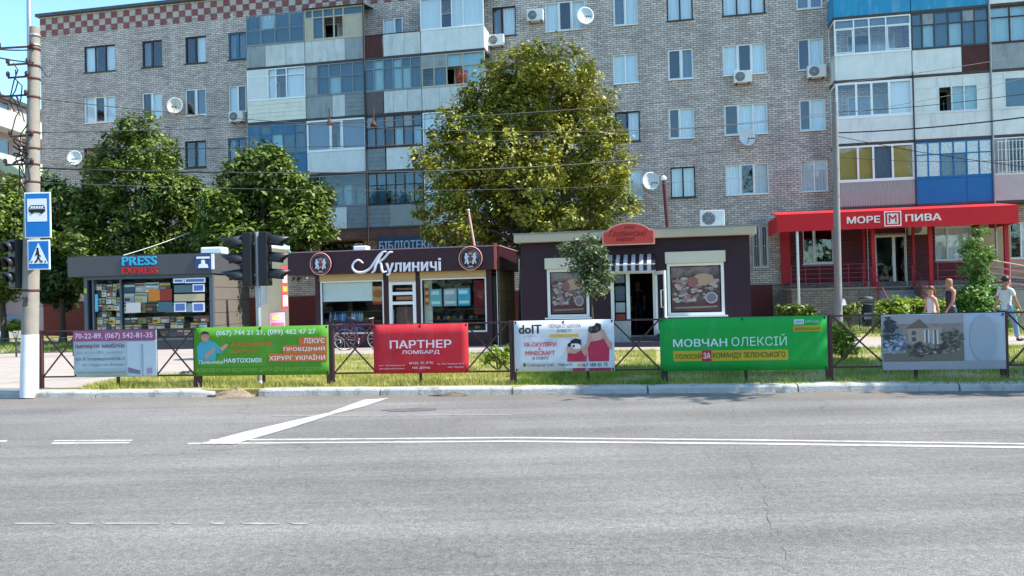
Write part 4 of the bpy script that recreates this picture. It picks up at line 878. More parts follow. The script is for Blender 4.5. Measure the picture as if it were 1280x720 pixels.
# rubbish bin
u, _ = FF.pu(1083, 380, -5.2); t = on(FF, 'rubbish_bin', 'dark blue cylindrical rubbish bin beside the terrace steps', 'bin', u, -5.2, .12)
q = MB(); q.lathe((0, 0, 0), [(0, .05), (.17, .05), (.22, .9), (.235, .9), (.235, .93), (.2, .93), (.16, .12), (0, .12)], 20); q.build('bucket', mat('bin_blue', '#1c2c44', .5, .1, 4), t)
q = MB(); [q.tube([(x, 0, 0), (x, 0, 1.15)], .02, 8) for x in (-.27, .27)]; q.tube([(-.27, 0, 1.0), (.27, 0, 1.0)], .015, 6); q.build('stand', DGREY, t)
q = MB(); q.lathe((0, 0, 0), [(.26, 1.14), (.25, 1.2), (.0, 1.26)], 20); q.build('lid', DGREY, t)
q = MB(); q.box(-.15, .15, -.245, -.222, .35, .6); q.build('sticker', tm('#7d8c98'), t)
# mast at the shop row
def mast(name, label, fr, w, px0, py0, px1, py1, r, m, cap=None):
    a = fr.pu(px0, py0, w); b_ = fr.pu(px1, py1, w); t = on(fr, name, label, 'mast', a[0], w, a[1]); q = MB(); q.tube([(0, 0, 0), (b_[0]-a[0], 0, b_[1]-a[1])], r, 8); q.build('pole', m, t)
    q = MB(); q.ball((b_[0]-a[0], 0, b_[1]-a[1]), r*1.5, 8); q.build('finial', cap or m, t); return t
mast('mast', 'dark red steel mast rising behind the purple shop roof', K3, 3.0, 834.5, 286, 829.5, 223, .065, mat('mast_red', '#521c24', .6, .1), WHITE)
mast('mast', 'thin leaning pinkish pole on the bakery kiosk roof', K2, .4, 594, 312, 585.5, 263, .035, mat('pole_pink', '#c4988c', .6, .1), GALV)
mast('mast', 'thin rusty rod behind the newspaper kiosk', K1, 3.5, 236, 318, 234.5, 289, .02, RUST)

# ------------------------------------------------------------------ newspaper kiosk
G0 = .12
def flatpoly(name, pts, y, m, parent, th=.006):
    q = MB(); q.prism(pts, y, y+th); return q.build(name, m, parent)
k1 = on(K1, 'newspaper_kiosk', 'dark grey newspaper kiosk with blue and red lettering and glass front full of magazines', 'kiosk')
KG = mat('kiosk_grey', '#45484c', .55, .08, 2); KT = mat('kiosk_taupe', '#6c655f', .6, .08, 2); KF = mat('kiosk_frame', '#4c5862', .5, .08, 3)
x0 = K1.u(87, 335); x1 = K1.u(266, 335); zt = K1.z(176, 320.3); zf = K1.z(176, 344)
D = 3.3; b = MB(); b.box(x0, x1, -.12, D+.1, zf, zt); b.build('fascia', KG, k1, bev=.01)
b = MB(); b.box(x0+.05, x1-.05, -.05, D+.05, zt+.002, zt+.05); b.build('roof', DGREY, k1)
xb0 = K1.u(106, 380, .1); xb1 = K1.u(268, 380, .1)-.05
b = MB(); b.box(xb0, xb1, .1, D, G0-.1, G0+.32); b.build('base', DGREY, k1)
# side wall panels
npan = 6; zz0, zz1 = G0+.34, zf-.02
b = MB(); b.box(xb1-.06, xb1-.02, .12, D, G0+.32, zf-.003); b.build('side_wall', DARKW, k1); b = MB(); b.box(xb0, xb0+.05, .12, D, G0+.32, zf-.003); b.box(xb0+.052, xb1-.062, D-.05, D, G0+.32, zf-.003); b.build('back_wall', KG, k1)
for r in range(5):
    for a, b_ in ((.2, 2.35), (2.37, D)):
        q = MB(); q.box(xb1-.018, xb1+.012, a, b_-.01, zz0+(zz1-zz0)*r/5+.008, zz0+(zz1-zz0)*(r+1)/5-.008); q.build('side_panel', KT, k1)
# front frames and glass
fx = [xb0, K1.u(117, 370, .1), K1.u(151, 370, .1), K1.u(217, 370, .1), xb1-.1]
b = MB()
for x in (fx[0], fx[1]-.03, fx[2]-.02, fx[4]): b.box(x, x+(.12 if x in (fx[0], fx[4]) else .05), .06, .16, G0+.32, zf-.003)
b.box(fx[0]+.12, fx[4], .062, .15, zf-.12, zf-.004); b.box(fx[0]+.12, fx[4], .062, .15, G0+.323, G0+.40)
b.build('front_frame', KF, k1)
q = MB(); q.box(fx[1]+.02, fx[2]-.02, .10, .108, G0+.4, zf-.12); q.build('pane', SHOPG, k1); q = MB(); q.box(fx[2]+.03, fx[4], .10, .108, G0+.4, zf-.12); q.build('pane', SHOPG, k1)
# shelves and magazines behind the glass
b = MB()
for z in np.arange(G0+.55, zf-.2, .30): b.box(fx[1], fx[4], .22, .5, z-.02, z)
b.build('shelf', DGREY, k1)
b = MB(); b.box(fx[1], fx[4], .52, .54, G0+.33, zf-.02); b.build('display_back', mat('display_back', '#2c2e30', .8, .3, 6), k1)
cols_ = ['#c8c4b4', '#8a3428', '#d8b040', '#44586c', '#e0dcd4', '#7c8c5a', '#b86848', '#2f4858', '#a8a49c', '#5c3438', '#d4c8a8', '#98b0b8', '#3a4038', '#6a5a50']
magm = [tm(h) for h in cols_]
def mags(xa, xb, za, zb, n, w, h, y=.2):
    for k in range(n):
        cx, cz = random.uniform(xa, xb-w), random.uniform(za, zb-h)
    c = 0; z = za
    while z+h*.6 < zb:
        x = xa
        while x+w*.5 < xb:
            ww = w*random.uniform(.75, 1.25); hh = h*random.uniform(.8, 1)
            if random.random() < .9:
                q = MB(); q.box(x+.01, min(x+ww, xb)-.008, y, y+.006, z, z+hh, 0); i = random.randrange(len(magm)); q.box(x+.02, min(x+ww, xb)-.02, y-.003, y, z+hh*.68, z+hh*.9, 1); q.box(x+.03, x+ww*.6, y-.003, y, z+hh*.2, z+hh*.5, 2)
                q.build('magazine', [magm[i], magm[(i*3+5) % 14], magm[(i*5+2) % 14]], k1)
            x += ww
        z += h
mags(fx[1]+.04, fx[2]-.04, G0+.45, zf-.15, 1, .2, .24)
zm0, zm1 = K1.z(180, 391, .1), K1.z(180, 348, .1)
mags(fx[2]+.05, fx[3], zm0, zm1, 1, .42, .36); mags(fx[2]+.05, fx[4]-.05, G0+.45, zm0-.05, 1, .26, .24)
for (a0, a1, b0_, b1_, m) in ((186, 200, 361, 376, '#c07828'), (200, 215, 361, 376, '#8c2c20'), (198, 216, 377, 390, '#3c6470'), (158, 176, 378, 391, '#c8c8c0')):
    xa, za = K1.pu(a0, b1_, .1); xb, zb = K1.pu(a1, b0_, .1); flatpoly('poster', [(xa, za), (xb, za), (xb, zb), (xa, zb)], .085, tm(m), k1)
FRB = tm('#dfe8f0'); 
for (a0, a1, b0_, b1_) in ((217, 230, 348, 354), (231, 257, 347, 354), (241, 256, 355, 365), (218, 233, 378, 390), (241, 256, 378, 390)):
    xa, za = K1.pu(a0, b1_, .1); xb, zb = K1.pu(a1, b0_, .1); f = flatpoly('framed_poster', [(xa, za), (xb, za), (xb, zb), (xa, zb)], .08, FRB, k1); e = .05
    q = MB(); q.prism([(xa+e, za+e*.8), (xb-e, za+e*.8), (xb-e, zb-e*.8), (xa+e, zb-e*.8)], .074, .08); q.build('print', tm('#5c74b0'), f)
for (a0, a1, b0_, b1_, m) in ((218, 240, 356, 366, '#4c6c70'), (218, 256, 367, 377, '#b8a888'), (234, 241, 379, 390, '#6a8890')):
    xa, za = K1.pu(a0, b1_, .1); xb, zb = K1.pu(a1, b0_, .1); flatpoly('poster', [(xa, za), (xb, za), (xb, zb), (xa, zb)], .083, tm(m), k1)
PC = tm('#2ea0cc', 'press_cyan'); PRd = tm('#c02028', 'express_red')
text('PRESS', K1.u(153, 326, -.12), K1.u(196.5, 326, -.12), K1.z(175, 331.5, -.12), K1.z(175, 320.5, -.12), -.14, PC, k1, bold=.04, depth=.03)
text('EXPRESS', K1.u(153, 337, -.12), K1.u(198, 337, -.12), K1.z(175, 341.5, -.12), K1.z(175, 334, -.12), -.14, PRd, k1, bold=.04, depth=.03)
xa, za = K1.pu(245, 337, -.12); xb, zb = K1.pu(264.5, 318, -.12); q = MB(); q.box(xa, xb, -.17, -.122, za, zb); e = q.build('emblem_box', [tm('#24467c', 'navy_emblem')], k1)
q = MB(); q.box(xb+.002, xb+.09, -.175, -.122, za, zb+.02); q.build('emblem_edge', WHITE, e)
cx = (xa+xb)/2; q = MB(); q.prism([(cx-.18, za+.05), (cx+.18, za+.05), (cx+.15, za+.17), (cx+.06, za+.2), (cx+.07, za+.3), (cx, za+.34), (cx-.07, za+.3), (cx-.06, za+.2), (cx-.15, za+.17)], -.18, -.172); q.box(xa+.05, xb-.05, -.18, -.172, zb-.14, zb-.07); q.build('emblem', WHITE, e)
q = MB(); q.box(fx[0]+.01, fx[0]+.11, .052, .058, 2.15, 2.32); q.build('sticker', tm('#a8a83c'), k1)
q = MB(); xa = K1.u(117, 370, .1); q.box(xa+.05, xa+.16, .088, .094, 1.5, 2.1); q.build('sticker', tm('#58a8cc'), k1)
xa, za = K1.pu(255, 317, 1.6); xb, zb = K1.pu(282, 310, 1.6); t = on(K1, 'roof_unit', 'flat white ventilation unit on the newspaper kiosk roof', 'ventilation unit', (xa+xb)/2, 1.6, zt+.05); w_ = (xb-xa)/2
q = MB(); q.box(-w_, w_, -.3, .3, .04, .30); q.build('casing', WHITE, t, bev=.05); q = MB(); [q.box(x-.03, x+.03, -.2, .2, 0, .038) for x in (-w_*.6, w_*.6)]; q.build('foot', DGREY, t)

# ------------------------------------------------------------------ bakery kiosk
k2 = on(K2, 'bakery_kiosk', 'dark maroon bakery kiosk with white script sign Кулиничі and two round crests', 'kiosk')
MA = mat('bakery_maroon', '#34141f', .45, .06, 2); BE = mat('bakery_beige', '#c0a070', .6, .06, 2); TAN = mat('tan_panel', '#b39a6c', .7, .08, 2)
x0 = K2.u(363, 330); x1 = K2.u(626, 322); zt = K2.z(500, 312.5); zf = K2.z(500, 340.5); D = 3.4
b = MB(); b.box(x0, x1, -.25, D+.1, zf, zt); b.build('fascia', MA, k2, bev=.012); b = MB(); b.box(x0-.02, x1+.02, -.27, D+.12, zt+.002, zt+.035); b.build('roof', mat('pinkish_trim', '#9a7c84', .5, .05), k2)
q = MB(); xa = K2.u(618, 320, -.25); q.box(xa-.01, xa+.08, -.28, -.252, zf, zt+.1); q.build('corner_strip', mat('terracotta_strip', '#b0584c', .6, .1), k2)
U = lambda px, py=370: K2.u(px, py)
zb0 = K2.z(500, 349); zg1 = K2.z(500, 351); zg0 = G0+.45
for a, b_ in ((394, 400), (479.5, 486), (520, 525.5), (608, 615)): b = MB(); b.box(U(a), U(b_), 0, .12, G0, zf-.003); b.build('post', MA, k2)
q = MB(); 
for a, b_ in ((400, 479.5), (486, 520), (525.5, 608)): q = MB(); q.box(U(a)+.002, U(b_)-.002, -.02, .1, zb0, zf-.004); q.build('shutter_box', BE, k2)
for a, b_ in ((400, 479.5), (525.5, 608)): q = MB(); q.box(U(a)+.002, U(b_)-.002, 0, .1, G0, zg0); q.build('lower_panel', MA, k2)
def shopwin(xa, xb, za, zb, parent, gl=SHOPG, fm=WHITE, fw=.045, y=.02):
    f = MB(); f.box(xa, xb, y, y+.06, za, za+fw); f.box(xa, xb, y, y+.06, zb-fw, zb); f.box(xa, xa+fw, y, y+.06, za+fw, zb-fw); f.box(xb-fw, xb, y, y+.06, za+fw, zb-fw); w = f.build('window', fm, parent)
    q = MB(); q.box(xa+fw, xb-fw, y+.03, y+.036, za+fw, zb-fw); q.build('pane', gl, w); return w
w1 = shopwin(U(400)+.004, U(479.5)-.004, zg0+.002, zb0-.003, k2); w2 = shopwin(U(525.5)+.004, U(608)-.004, zg0+.002, zb0-.003, k2)
# interiors
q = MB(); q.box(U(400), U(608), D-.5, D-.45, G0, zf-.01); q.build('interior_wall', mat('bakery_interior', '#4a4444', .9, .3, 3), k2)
q = MB(); q.box(U(394), U(394)+.08, .122, D, G0, zf-.003); q.build('left_wall', MA, k2)
xR = U(626)-.14
q = MB(); q.box(xR-.04, xR, .3, D, G0, zf-.003); q.build('side_wall', DARKW, k2)
for r in range(7):
    for a, b_ in ((.35, 1.3), (1.32, 2.3), (2.32, D)):
        q = MB(); q.box(xR+.002, xR+.03, a, b_-.008, G0+(zf-G0)*r/7+.006, G0+(zf-G0)*(r+1)/7-.006); q.build('side_panel', TAN, k2)
q = MB(); q.box(U(615)+.004, U(622), .10, .14, G0+.1, zf-.2); q.build('side_window', BLACK, k2); q = MB(); q.box(U(622), U(626)-.1, .02, .12, G0, zf-.003); q.build('corner_post', DARKW, k2)
q = MB(); q.box(U(622)-.02, U(622)-.002, .0, .05, G0, zf-.003); q.build('corner_trim', WHITE, k2)
# white blind in left window
za = K2.z(440, 376.5); q = MB(); q.box(U(402), U(464), .12, .125, za, zb0-.02); q.build('roller_blind', mat('pale_blind', '#e0e4de', .8, .05, 2), k2)
xa = U(464.5); q = MB(); q.box(xa, U(478), .09, .095, K2.z(470, 377), K2.z(470, 358)); q.build('bread_poster', tm('#c09058'), k2)
q = MB(); q.ball(((xa+U(478))/2, .088, K2.z(470, 367)), (.17, .01, .13), 14); q.build('bread_print', tm('#a0622c'), k2)
q = MB(); q.box(xa, U(478), .088, .095, K2.z(470, 380.5), K2.z(470, 377.5)); q.build('red_strip', tm('#a02838'), k2)
# goods: bottles and bread on racks
bot = MB(); bot.lathe((0, 0, 0), [(0, 0), (.045, 0), (.045, .2), (.018, .27), (.018, .31), (0, .31)], 8); bm = [bot.mesh('bottle', tm(h)) for h in ('#2c5c9c', '#3a74b8', '#1c3c6c', '#8c9ca8')]
for r, zs in ((0, zg0+.08), (1, zg0+.42)):
    for j in range(16):
        if random.random() < .85: o = obj('bottle', random.choice(bm), k2, (U(403)+j*.085, .25, zs)); 
q = MB()
for z in (zg0+.07, zg0+.41, zg0+.75): q.box(U(402), U(478), .18, .5, z-.02, z-.002)
for z in (zg0+.07, zg0+.41, zg0+.75): q.box(U(530), U(606), .3, .6, z-.02, z-.002)
q.build('shelf', DGREY, k2)
for j in range(26):
    q = MB(); w_ = random.uniform(.06, .12); xa = random.choice([U(530)+random.random()*1.8, U(430)+random.random()*1.0]); q.ball((xa, .4, zg0+random.choice([.07, .41])+.06), (w_, .08, .07), 8); q.build('loaf', tm(random.choice(['#8a5428', '#a87038', '#5c3018', '#6c5c54', '#3c3c44'])), k2)
# blue and white posters, red glare cabinet
for (a0, a1, m) in ((537, 551, '#68b0b4'), (554, 570, '#98acb0'), (571.5, 587, '#2ca8c4')):
    q = MB(); za, zb = K2.z(560, 382.5), K2.z(560, 361); q.box(U(a0), U(a1), .085, .09, za, zb, 0); q.box(U(a0)+.04, U(a1)-.04, .082, .085, za+.07, za+.16, 1); q.box(U(a0)+.04, U(a1)-.08, .082, .085, zb-.18, zb-.06, 1); q.build('poster', [tm(m), tm('#c8dcdc')], k2)
q = MB(); za, zb = K2.z(533, 381), K2.z(533, 355); n = 6
for j in range(n): q.box(U(530.5), U(535), .083, .09, za+(zb-za)*j/n, za+(zb-za)*(j+1)/n-.01, j % 2)
q.build('price_strip', [tm('#b02830'), tm('#d0b040')], k2)
q = MB(); q.box(U(588), U(606), .5, .9, zg0+.55, zb0-.1); q.build('fridge', tm('#8c1c24'), k2)
q = MB(); q.box(U(527), U(537), .3, .34, zg0, zb0-.05); q.build('white_cabinet', CREAM, k2)
# door
dz1 = K2.z(503, 352.5); dz0 = G0+.06; xa, xb = U(486)+.004, U(520)-.004
f = MB(); fw = .11
f.box(xa, xa+fw, .0, .07, dz0, dz1-fw*.8); f.box(xb-fw, xb, .0, .07, dz0, dz1-fw*.8); f.box(xa, xb, .0, .07, dz1-fw*.8, dz1); za, zb = K2.z(503, 366), K2.z(503, 378)
f.box(xa+fw, xb-fw, .002, .066, za-.07, za+.03); f.box(xa+fw, xb-fw, .002, .066, zb-.07, zb+.03); f.box(xa+fw, xb-fw, .002, .066, dz0, dz0+.2)
dr = f.build('door', WHITE, k2); q = MB(); q.box(xa+fw, xb-fw, .03, .036, dz0+.2, dz1-.09); q.build('pane', SHOPG, dr)
q = MB(); q.box(xa, xb, .0, .07, dz1+.003, zb0-.003); q.build('transom', BE, k2)
q = MB(); q.tube([(xa+.16, -.0, zb-.25), (xa+.16, -.06, zb-.25), (xa+.16, -.06, zb-.6), (xa+.16, 0, zb-.6)], .015, 6); q.build('handle', tm('#5ca898'), dr)
for (z0_, z1_, m) in ((za+.1, dz1-.2, '#a06048'), (zb+.08, za-.12, '#b87850'), (dz0+.3, zb-.15, '#5c3c34')):
    q = MB(); q.box(xa+fw+.12, xb-fw-.03, .05, .055, z0_, z1_); q.build('bread_poster', tm(m), k2)
q = MB(); q.box(xa-.1, xb+.1, -.5, -.01, G0-.02, G0+.055); q.build('doorstep', mat('doorstep', '#7c7874', .9, .1, 4), k2)
# crests
def crest(px, py, rpx):
    cx, cz = K2.pu(px, py, -.27); r = rpx*25/FPX
    q = MB(); q.lathe((cx, -.262, cz), [(0, -.06), (r, -.06), (r, 0)], 28, 0, 'y'); e = q.build('round_crest', tm('#201c34', 'crest_navy'), k2)
    q = MB(); q.lathe((cx, -.33, cz), [(r*.93, 0), (r*.97, -.012), (r*1.02, 0), (r*.97, .012), (r*.93, 0)], 28, 0, 'y'); q.lathe((cx, -.33, cz), [(r*.80, 0), (r*.815, -.006), (r*.83, 0)], 28, 0, 'y'); q.build('ring', tm('#c48c80', 'crest_ring'), e)
    W_ = tm('#c4ccd8'); GD = tm('#b08850')
    for s in (-1, 1):
        P = [(.12, -.42), (.2, -.5), (.3, -.46), (.28, -.2), (.42, -.42), (.52, -.44), (.42, -.1), (.52, .08), (.42, .3), (.46, .42), (.32, .46), (.22, .34), (.26, .2), (.12, .24), (.1, .14), (.24, .05), (.18, -.15)]
        q = MB(); pp = [(cx+s*a*r, cz+b_*r) for a, b_ in P]; q.prism(pp if s > 0 else pp[::-1], -.335, -.324); q.build('lion', W_, e)
    q = MB(); q.prism([(cx-.14*r, cz+.3*r), (cx+.14*r, cz+.3*r), (cx+.2*r, cz+.55*r), (cx+.09*r, cz+.44*r), (cx, cz+.6*r), (cx-.09*r, cz+.44*r), (cx-.2*r, cz+.55*r)], -.335, -.324); q.prism([(cx-.1*r, cz-.35*r), (cx+.1*r, cz-.35*r), (cx+.12*r, cz-.2*r), (cx-.12*r, cz-.2*r)], -.335, -.324); q.build('crown_emblem', GD, e)
    q = MB(); q.prism([(cx, cz-.18*r), (cx+.13*r, cz+.02*r), (cx+.12*r, cz+.2*r), (cx-.12*r, cz+.2*r), (cx-.13*r, cz+.02*r)], -.335, -.324); q.build('shield', tm('#a04048'), e)
    text('1942', cx-.2*r, cx+.2*r, cz-.76*r, cz-.6*r, -.33, W_, e, bold=.02)
crest(401.5, 330, 14.5); crest(588.5, 323, 15)
# script sign
SW = tm('#dcd8e4', 'script_white')
def tubesign(pts, r, m, parent, name='lettering', fr=K2, w=-.29):
    P = []
    for p in pts: a = fr.pu(p[0], p[1], w); P.append(Vector((a[0], w, a[1])))
    Q = []
    for i in range(len(P)-1):
        a, b_, c_, d_ = P[max(i-1, 0)], P[i], P[i+1], P[min(i+2, len(P)-1)]
        for k in range(5):
            t = k/5; Q.append(.5*((2*b_)+(-a+c_)*t+(2*a-5*b_+4*c_-d_)*t*t+(-a+3*b_-3*c_+d_)*t**3))
    Q.append(P[-1]); n = len(Q); rr = [r*(.35+.65*math.sin(math.pi*i/(n-1))**.5) for i in range(n)]
    q = MB(); q.tube(Q, rr, 6); return q.build(name, m, parent)
tubesign([(454, 329), (448, 325), (442, 329), (441, 335), (446, 340), (455, 340), (463, 335), (469, 326), (474, 319), (479, 315), (483, 314.5)], .045, SW, k2)
tubesign([(479, 316), (474, 322), (470, 331), (468, 338), (464, 341)], .05, SW, k2)
tubesign([(491, 315), (486, 316), (480, 323), (472, 328.5)], .04, SW, k2)
tubesign([(472, 328.5), (476, 329), (477, 335), (479, 340), (484, 339)], .045, SW, k2)
ty = lambda px: 335.5-(px-480)*.035
text('улиничі', K2.u(482, 335, -.29), K2.u(551, 331, -.29), K2.z(515, 343.5, -.29), K2.z(515, 323.5, -.29), -.29, SW, k2, bold=.035, depth=.03, shear=0)
# white lamp boxes on the roof
q = MB(); a = K2.pu(452, 313.5, .3); q.box(a[0]-.25, a[0]+.2, .2, .6, zt+.035, zt+.2); q = q.build('roof_lamp', WHITE, k2, bev=.03)

# ------------------------------------------------------------------ purple meat shop
k3 = on(K3, 'purple_shop', 'dark purple single-storey shop with beige roof edge, red arched sign and two meat posters', 'shop')
PU = mat('purple_wall', '#301826', .6, .08, 2); RB = mat('beige_roof_edge', '#b8ac98', .7, .06, 2)
x0 = K3.u(642, 295, -.35); x1 = K3.u(945, 283, -.35); zt = K3.z(790, 287.5, -.35); zr = K3.z(790, 298, -.35); D = 6.5
b = MB(); b.box(x0, x1, -.35, D, zr, zt); b.build('roof_edge', RB, k3, bev=.01)
b = MB(); b.box(x0-.03, x1+.03, -.38, D+.03, zt+.002, zt+.03); b.build('roof_sheet', GREYP, k3)
U = lambda px, py=350, w=0: K3.u(px, py, w)
xw0, xw1 = U(652), U(938); PY = 352
wins3 = [(U(684), U(736), K3.z(710, 396.5), K3.z(710, 323)), (U(834), U(905), K3.z(870, 394), K3.z(870, 315))]
dx0, dx1, dz1 = U(763), U(820), K3.z(790, 338)
b = wall_mesh(xw0, xw1, G0-.02, zr-.002, wins3+[(dx0, dx1, G0+.3, dz1)], 0, .15); b.quad((xw1, 0, G0), (xw1, D-.3, G0), (xw1, D-.3, zr-.002), (xw1, 0, zr-.002)); b.quad((xw0, D-.3, G0), (xw0, 0, G0), (xw0, 0, zr-.002), (xw0, D-.3, zr-.002)); b.quad((xw1, D-.3, G0), (xw0, D-.3, G0), (xw0, D-.3, zr), (xw1, D-.3, zr))
b.build('wall', PU, k3)
q = MB(); q.box(U(650)-.05, xw0-.004, .3, .35, G0, 2.6); q.build('gate_panel', DGREY, k3)
for (xa, xb, za, zb) in wins3:
    zs = zb-.32; q = MB(); q.box(xa-.05, xb+.05, -.14, .0-.003, zs, zb+.02); q.build('shutter_box', mat('cream_box', '#d0c8b4', .6, .05), k3, bev=.01)
    w = shopwin(xa, xb, za, zs-.004, k3, SHOPG, WHITE, .085, -.03)
    q = MB(); q.box(xa-.08, xb+.08, -.14, -.035, za-.05, za-.004); q.build('sill', WHITE, w)
def meat_poster(xa, xb, za, zb):
    w, h = xb-xa, zb-za; y = .012; r = random.Random(3)
    q = MB(); q.box(xa, xb, y, y+.01, za, zb); p = q.build('meat_poster', mat('poster_base', '#6f5a58', .7, .25, 5), k3)
    def pl(pts, m, dy): q = MB(); q.prism([(xa+a*w, za+b_*h) for a, b_ in pts], y-.004-dy, y-.001-dy); q.build('print', tm(m), p)
    pl([(0, .72), (.12, .84), (.34, .88), (.62, .82), (1, .9), (1, 1), (0, 1)], '#87666a', 0); pl([(0, 0), (1, 0), (1, .2), (.7, .27), (.3, .24), (0, .17)], '#6b4550', 0); pl([(.06, .06), (.94, .08), (.94, .12), (.06, .1)], '#988060', .004)
    q = MB()
    for i in range(150):
        cx = r.uniform(.05, .95); cz = r.uniform(.22, .74)
        if cx > .5 and cz < .45 and r.random() < .6: continue
        rx, rz = r.uniform(.025, .08)*w, r.uniform(.018, .04)*h; mi = r.randrange(5); n = 9; yy = y-.005-.00018*i
        q.add([(xa+cx*w+rx*math.cos(t*2*math.pi/n)*r.uniform(.8, 1.1), yy, za+cz*h+rz*math.sin(t*2*math.pi/n)*r.uniform(.8, 1.1)) for t in range(n)], [tuple(range(n))], mi)
    q.build('meat_print', [tm('#b0a49e'), tm('#b8968e'), tm('#966c68'), tm('#84787a'), tm('#a0a6a4')], p)
    q = MB(); yy = y-.036; q.add([(xa+(.66+.22*math.cos(t))*w, yy, za+(.72+.13*math.sin(t))*h) for t in [j*2*math.pi/14 for j in range(14)]], [tuple(range(14))], 0); q.add([(xa+(.44+.12*math.cos(t))*w, yy-.001, za+(.66+.12*math.sin(t))*h) for t in [j*2*math.pi/14 for j in range(14)]], [tuple(range(14))], 1)
    q.add([(xa+(.82+.13*math.cos(t))*w, yy-.002, za+(.3+.13*math.sin(t))*h) for t in [j*2*math.pi/18 for j in range(18)]], [tuple(range(18))], 2); q.add([(xa+(.82+.10*math.cos(t))*w, yy-.003, za+(.3+.10*math.sin(t))*h) for t in [j*2*math.pi/18 for j in range(18)]], [tuple(range(18))], 3)
    q.build('ham_print', [tm('#b09078'), tm('#8c5c5c'), tm('#a8a4a4'), tm('#787078')], p)
for (xa, xb, za, zb) in wins3: meat_poster(xa+.12, xb-.12, za+.12, zb-.32-.124)
# doorway
fr_ = MB(); xm = U(784.5)
for a, b_ in ((dx0, dx0+.1), (xm-.05, xm+.06), (dx1-.1, dx1)): fr_.box(a, b_, -.02, .08, G0+.3, dz1-.1)
fr_.box(dx0, dx1, -.02, .08, dz1-.1, dz1); fr_.box(dx0+.1, xm-.05, -.018, .07, G0+.3, G0+.55); f_ = fr_.build('door_frame', WHITE, k3)
q = MB(); q.box(dx0+.1, xm-.05, .03, .036, G0+.55, dz1-.1); q.build('pane', SHOPG, f_)
for a0, a1, m in ((.15, .35, '#b03c34'), (.4, .7, '#b8bcc0'), (.75, 1.2, '#5a6474'), (1.3, 1.6, '#7a8a90')): q = MB(); q.box(dx0+.14, xm-.1, .045, .05, G0+.6+a0, G0+.6+a1); q.build('notice', tm(m), f_)
dn = MB(); dn.box(-.03, .03, -.95, 0, 0, .12); dn.box(-.03, .03, -.95, 0, dz1-G0-.5, dz1-G0-.4); dn.box(-.03, .03, -.95, -.85, .12, dz1-G0-.5); dn.box(-.03, .03, -.1, 0, .12, dz1-G0-.5); d_ = dn.build('open_door', WHITE, k3, (dx1-.02, -.03, G0+.35), .32)
q = MB(); q.box(-.004, .004, -.85, -.1, .12, dz1-G0-.5); q.build('pane', SHOPG, d_); q = MB(); q.tube([(-.05, -.9, .8), (-.12, -.9, .8), (-.12, -.9, 1.3), (-.05, -.9, 1.3)], .018, 6); q.build('handle', WHITE, d_)
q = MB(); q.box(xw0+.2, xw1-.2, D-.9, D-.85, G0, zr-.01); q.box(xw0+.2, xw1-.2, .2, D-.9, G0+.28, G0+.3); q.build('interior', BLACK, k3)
q = MB(); q.box(U(745), U(835), -1.0, -.01, G0-.02, G0+.15); q.box(U(752), U(828), -.6, -.012, G0+.152, G0+.3); q.build('doorstep', mat('dark_step', '#3c3c42', .9, .1, 4), k3)
q = MB(); q.box(dx0-.1, dx0+.6, -.62, -.60, G0+.15, G0+.8); q.build('step_rail', GREYP, k3)
# striped awning
xa, xb = U(756, 326, -.1), U(819, 326, -.1); za, zb = K3.z(790, 331.5, -.6), K3.z(790, 320, -.1); n = 13
aw = MB(); aw.bar((xa, -.62, za+.02), (xb, -.62, za+.02), .03); aw = aw.build('door_awning', WHITE, k3)
for j in range(n):
    u0, u1 = xa+(xb-xa)*j/n, xa+(xb-xa)*(j+1)/n; q = MB(); m = tm('#2a2630', 'stripe_dark') if j % 2 == 0 else tm('#c0bcc0', 'stripe_white')
    q.add([(u0, -.64, za), (u1, -.64, za), (u1, -.03, zb+.05), (u0, -.03, zb+.05), (u0, -.62, za-.015), (u1, -.62, za-.015), (u1, -.01, zb+.03), (u0, -.01, zb+.03)], [(0,1,2,3),(7,6,5,4),(0,4,5,1),(1,5,6,2),(2,6,7,3),(3,7,4,0)])
    q.box(u0, u1, -.645, -.63, za-.17-.02*(j % 2), za-.002); q.build('awning_stripe', m, aw)
# red arched sign
cx0, cx1 = K3.u(753, 300, -.5), K3.u(818.5, 300, -.5); zb_, ztp = K3.z(786, 306, -.5), K3.z(786, 278, -.5); h = ztp-zb_; w = cx1-cx0
def arch(e):
    P = [(cx0+e, zb_+e), (cx1-e, zb_+e), (cx1-e, zb_+h*.58), (cx1-.1*w-e*.5, zb_+h*.62)]
    for j in range(9): t = math.pi*(.12+.76*j/8); P.append((cx0+w/2+math.cos(t)*w*.43*(1-e), zb_+h*.52-e*1.0+math.sin(t)*h*.48))
    P += [(cx0+.1*w+e*.5, zb_+h*.62), (cx0+e, zb_+h*.58)]; return P
q = MB(); q.prism(arch(0), -.5, -.38); sg = q.build('arched_sign', tm('#e4b0a0', 'sign_pale_edge'), k3)
q = MB(); q.prism(arch(.035), -.515, -.502); q.build('sign_face', tm('#d04438', 'sign_red'), sg)
dk = tm('#8c1c1c', 'sign_dark_red'); text('Глобинські', cx0+w*.12, cx1-w*.14, zb_+h*.38, zb_+h*.66, -.522, dk, sg, shear=.45, bold=.01); text('маркет', cx0+w*.26, cx0+w*.64, zb_+h*.12, zb_+h*.32, -.522, dk, sg, shear=.4, bold=.01); text('м\'ясо', cx0+w*.42, cx0+w*.62, zb_+h*.72, zb_+h*.88, -.522, dk, sg, shear=.4)

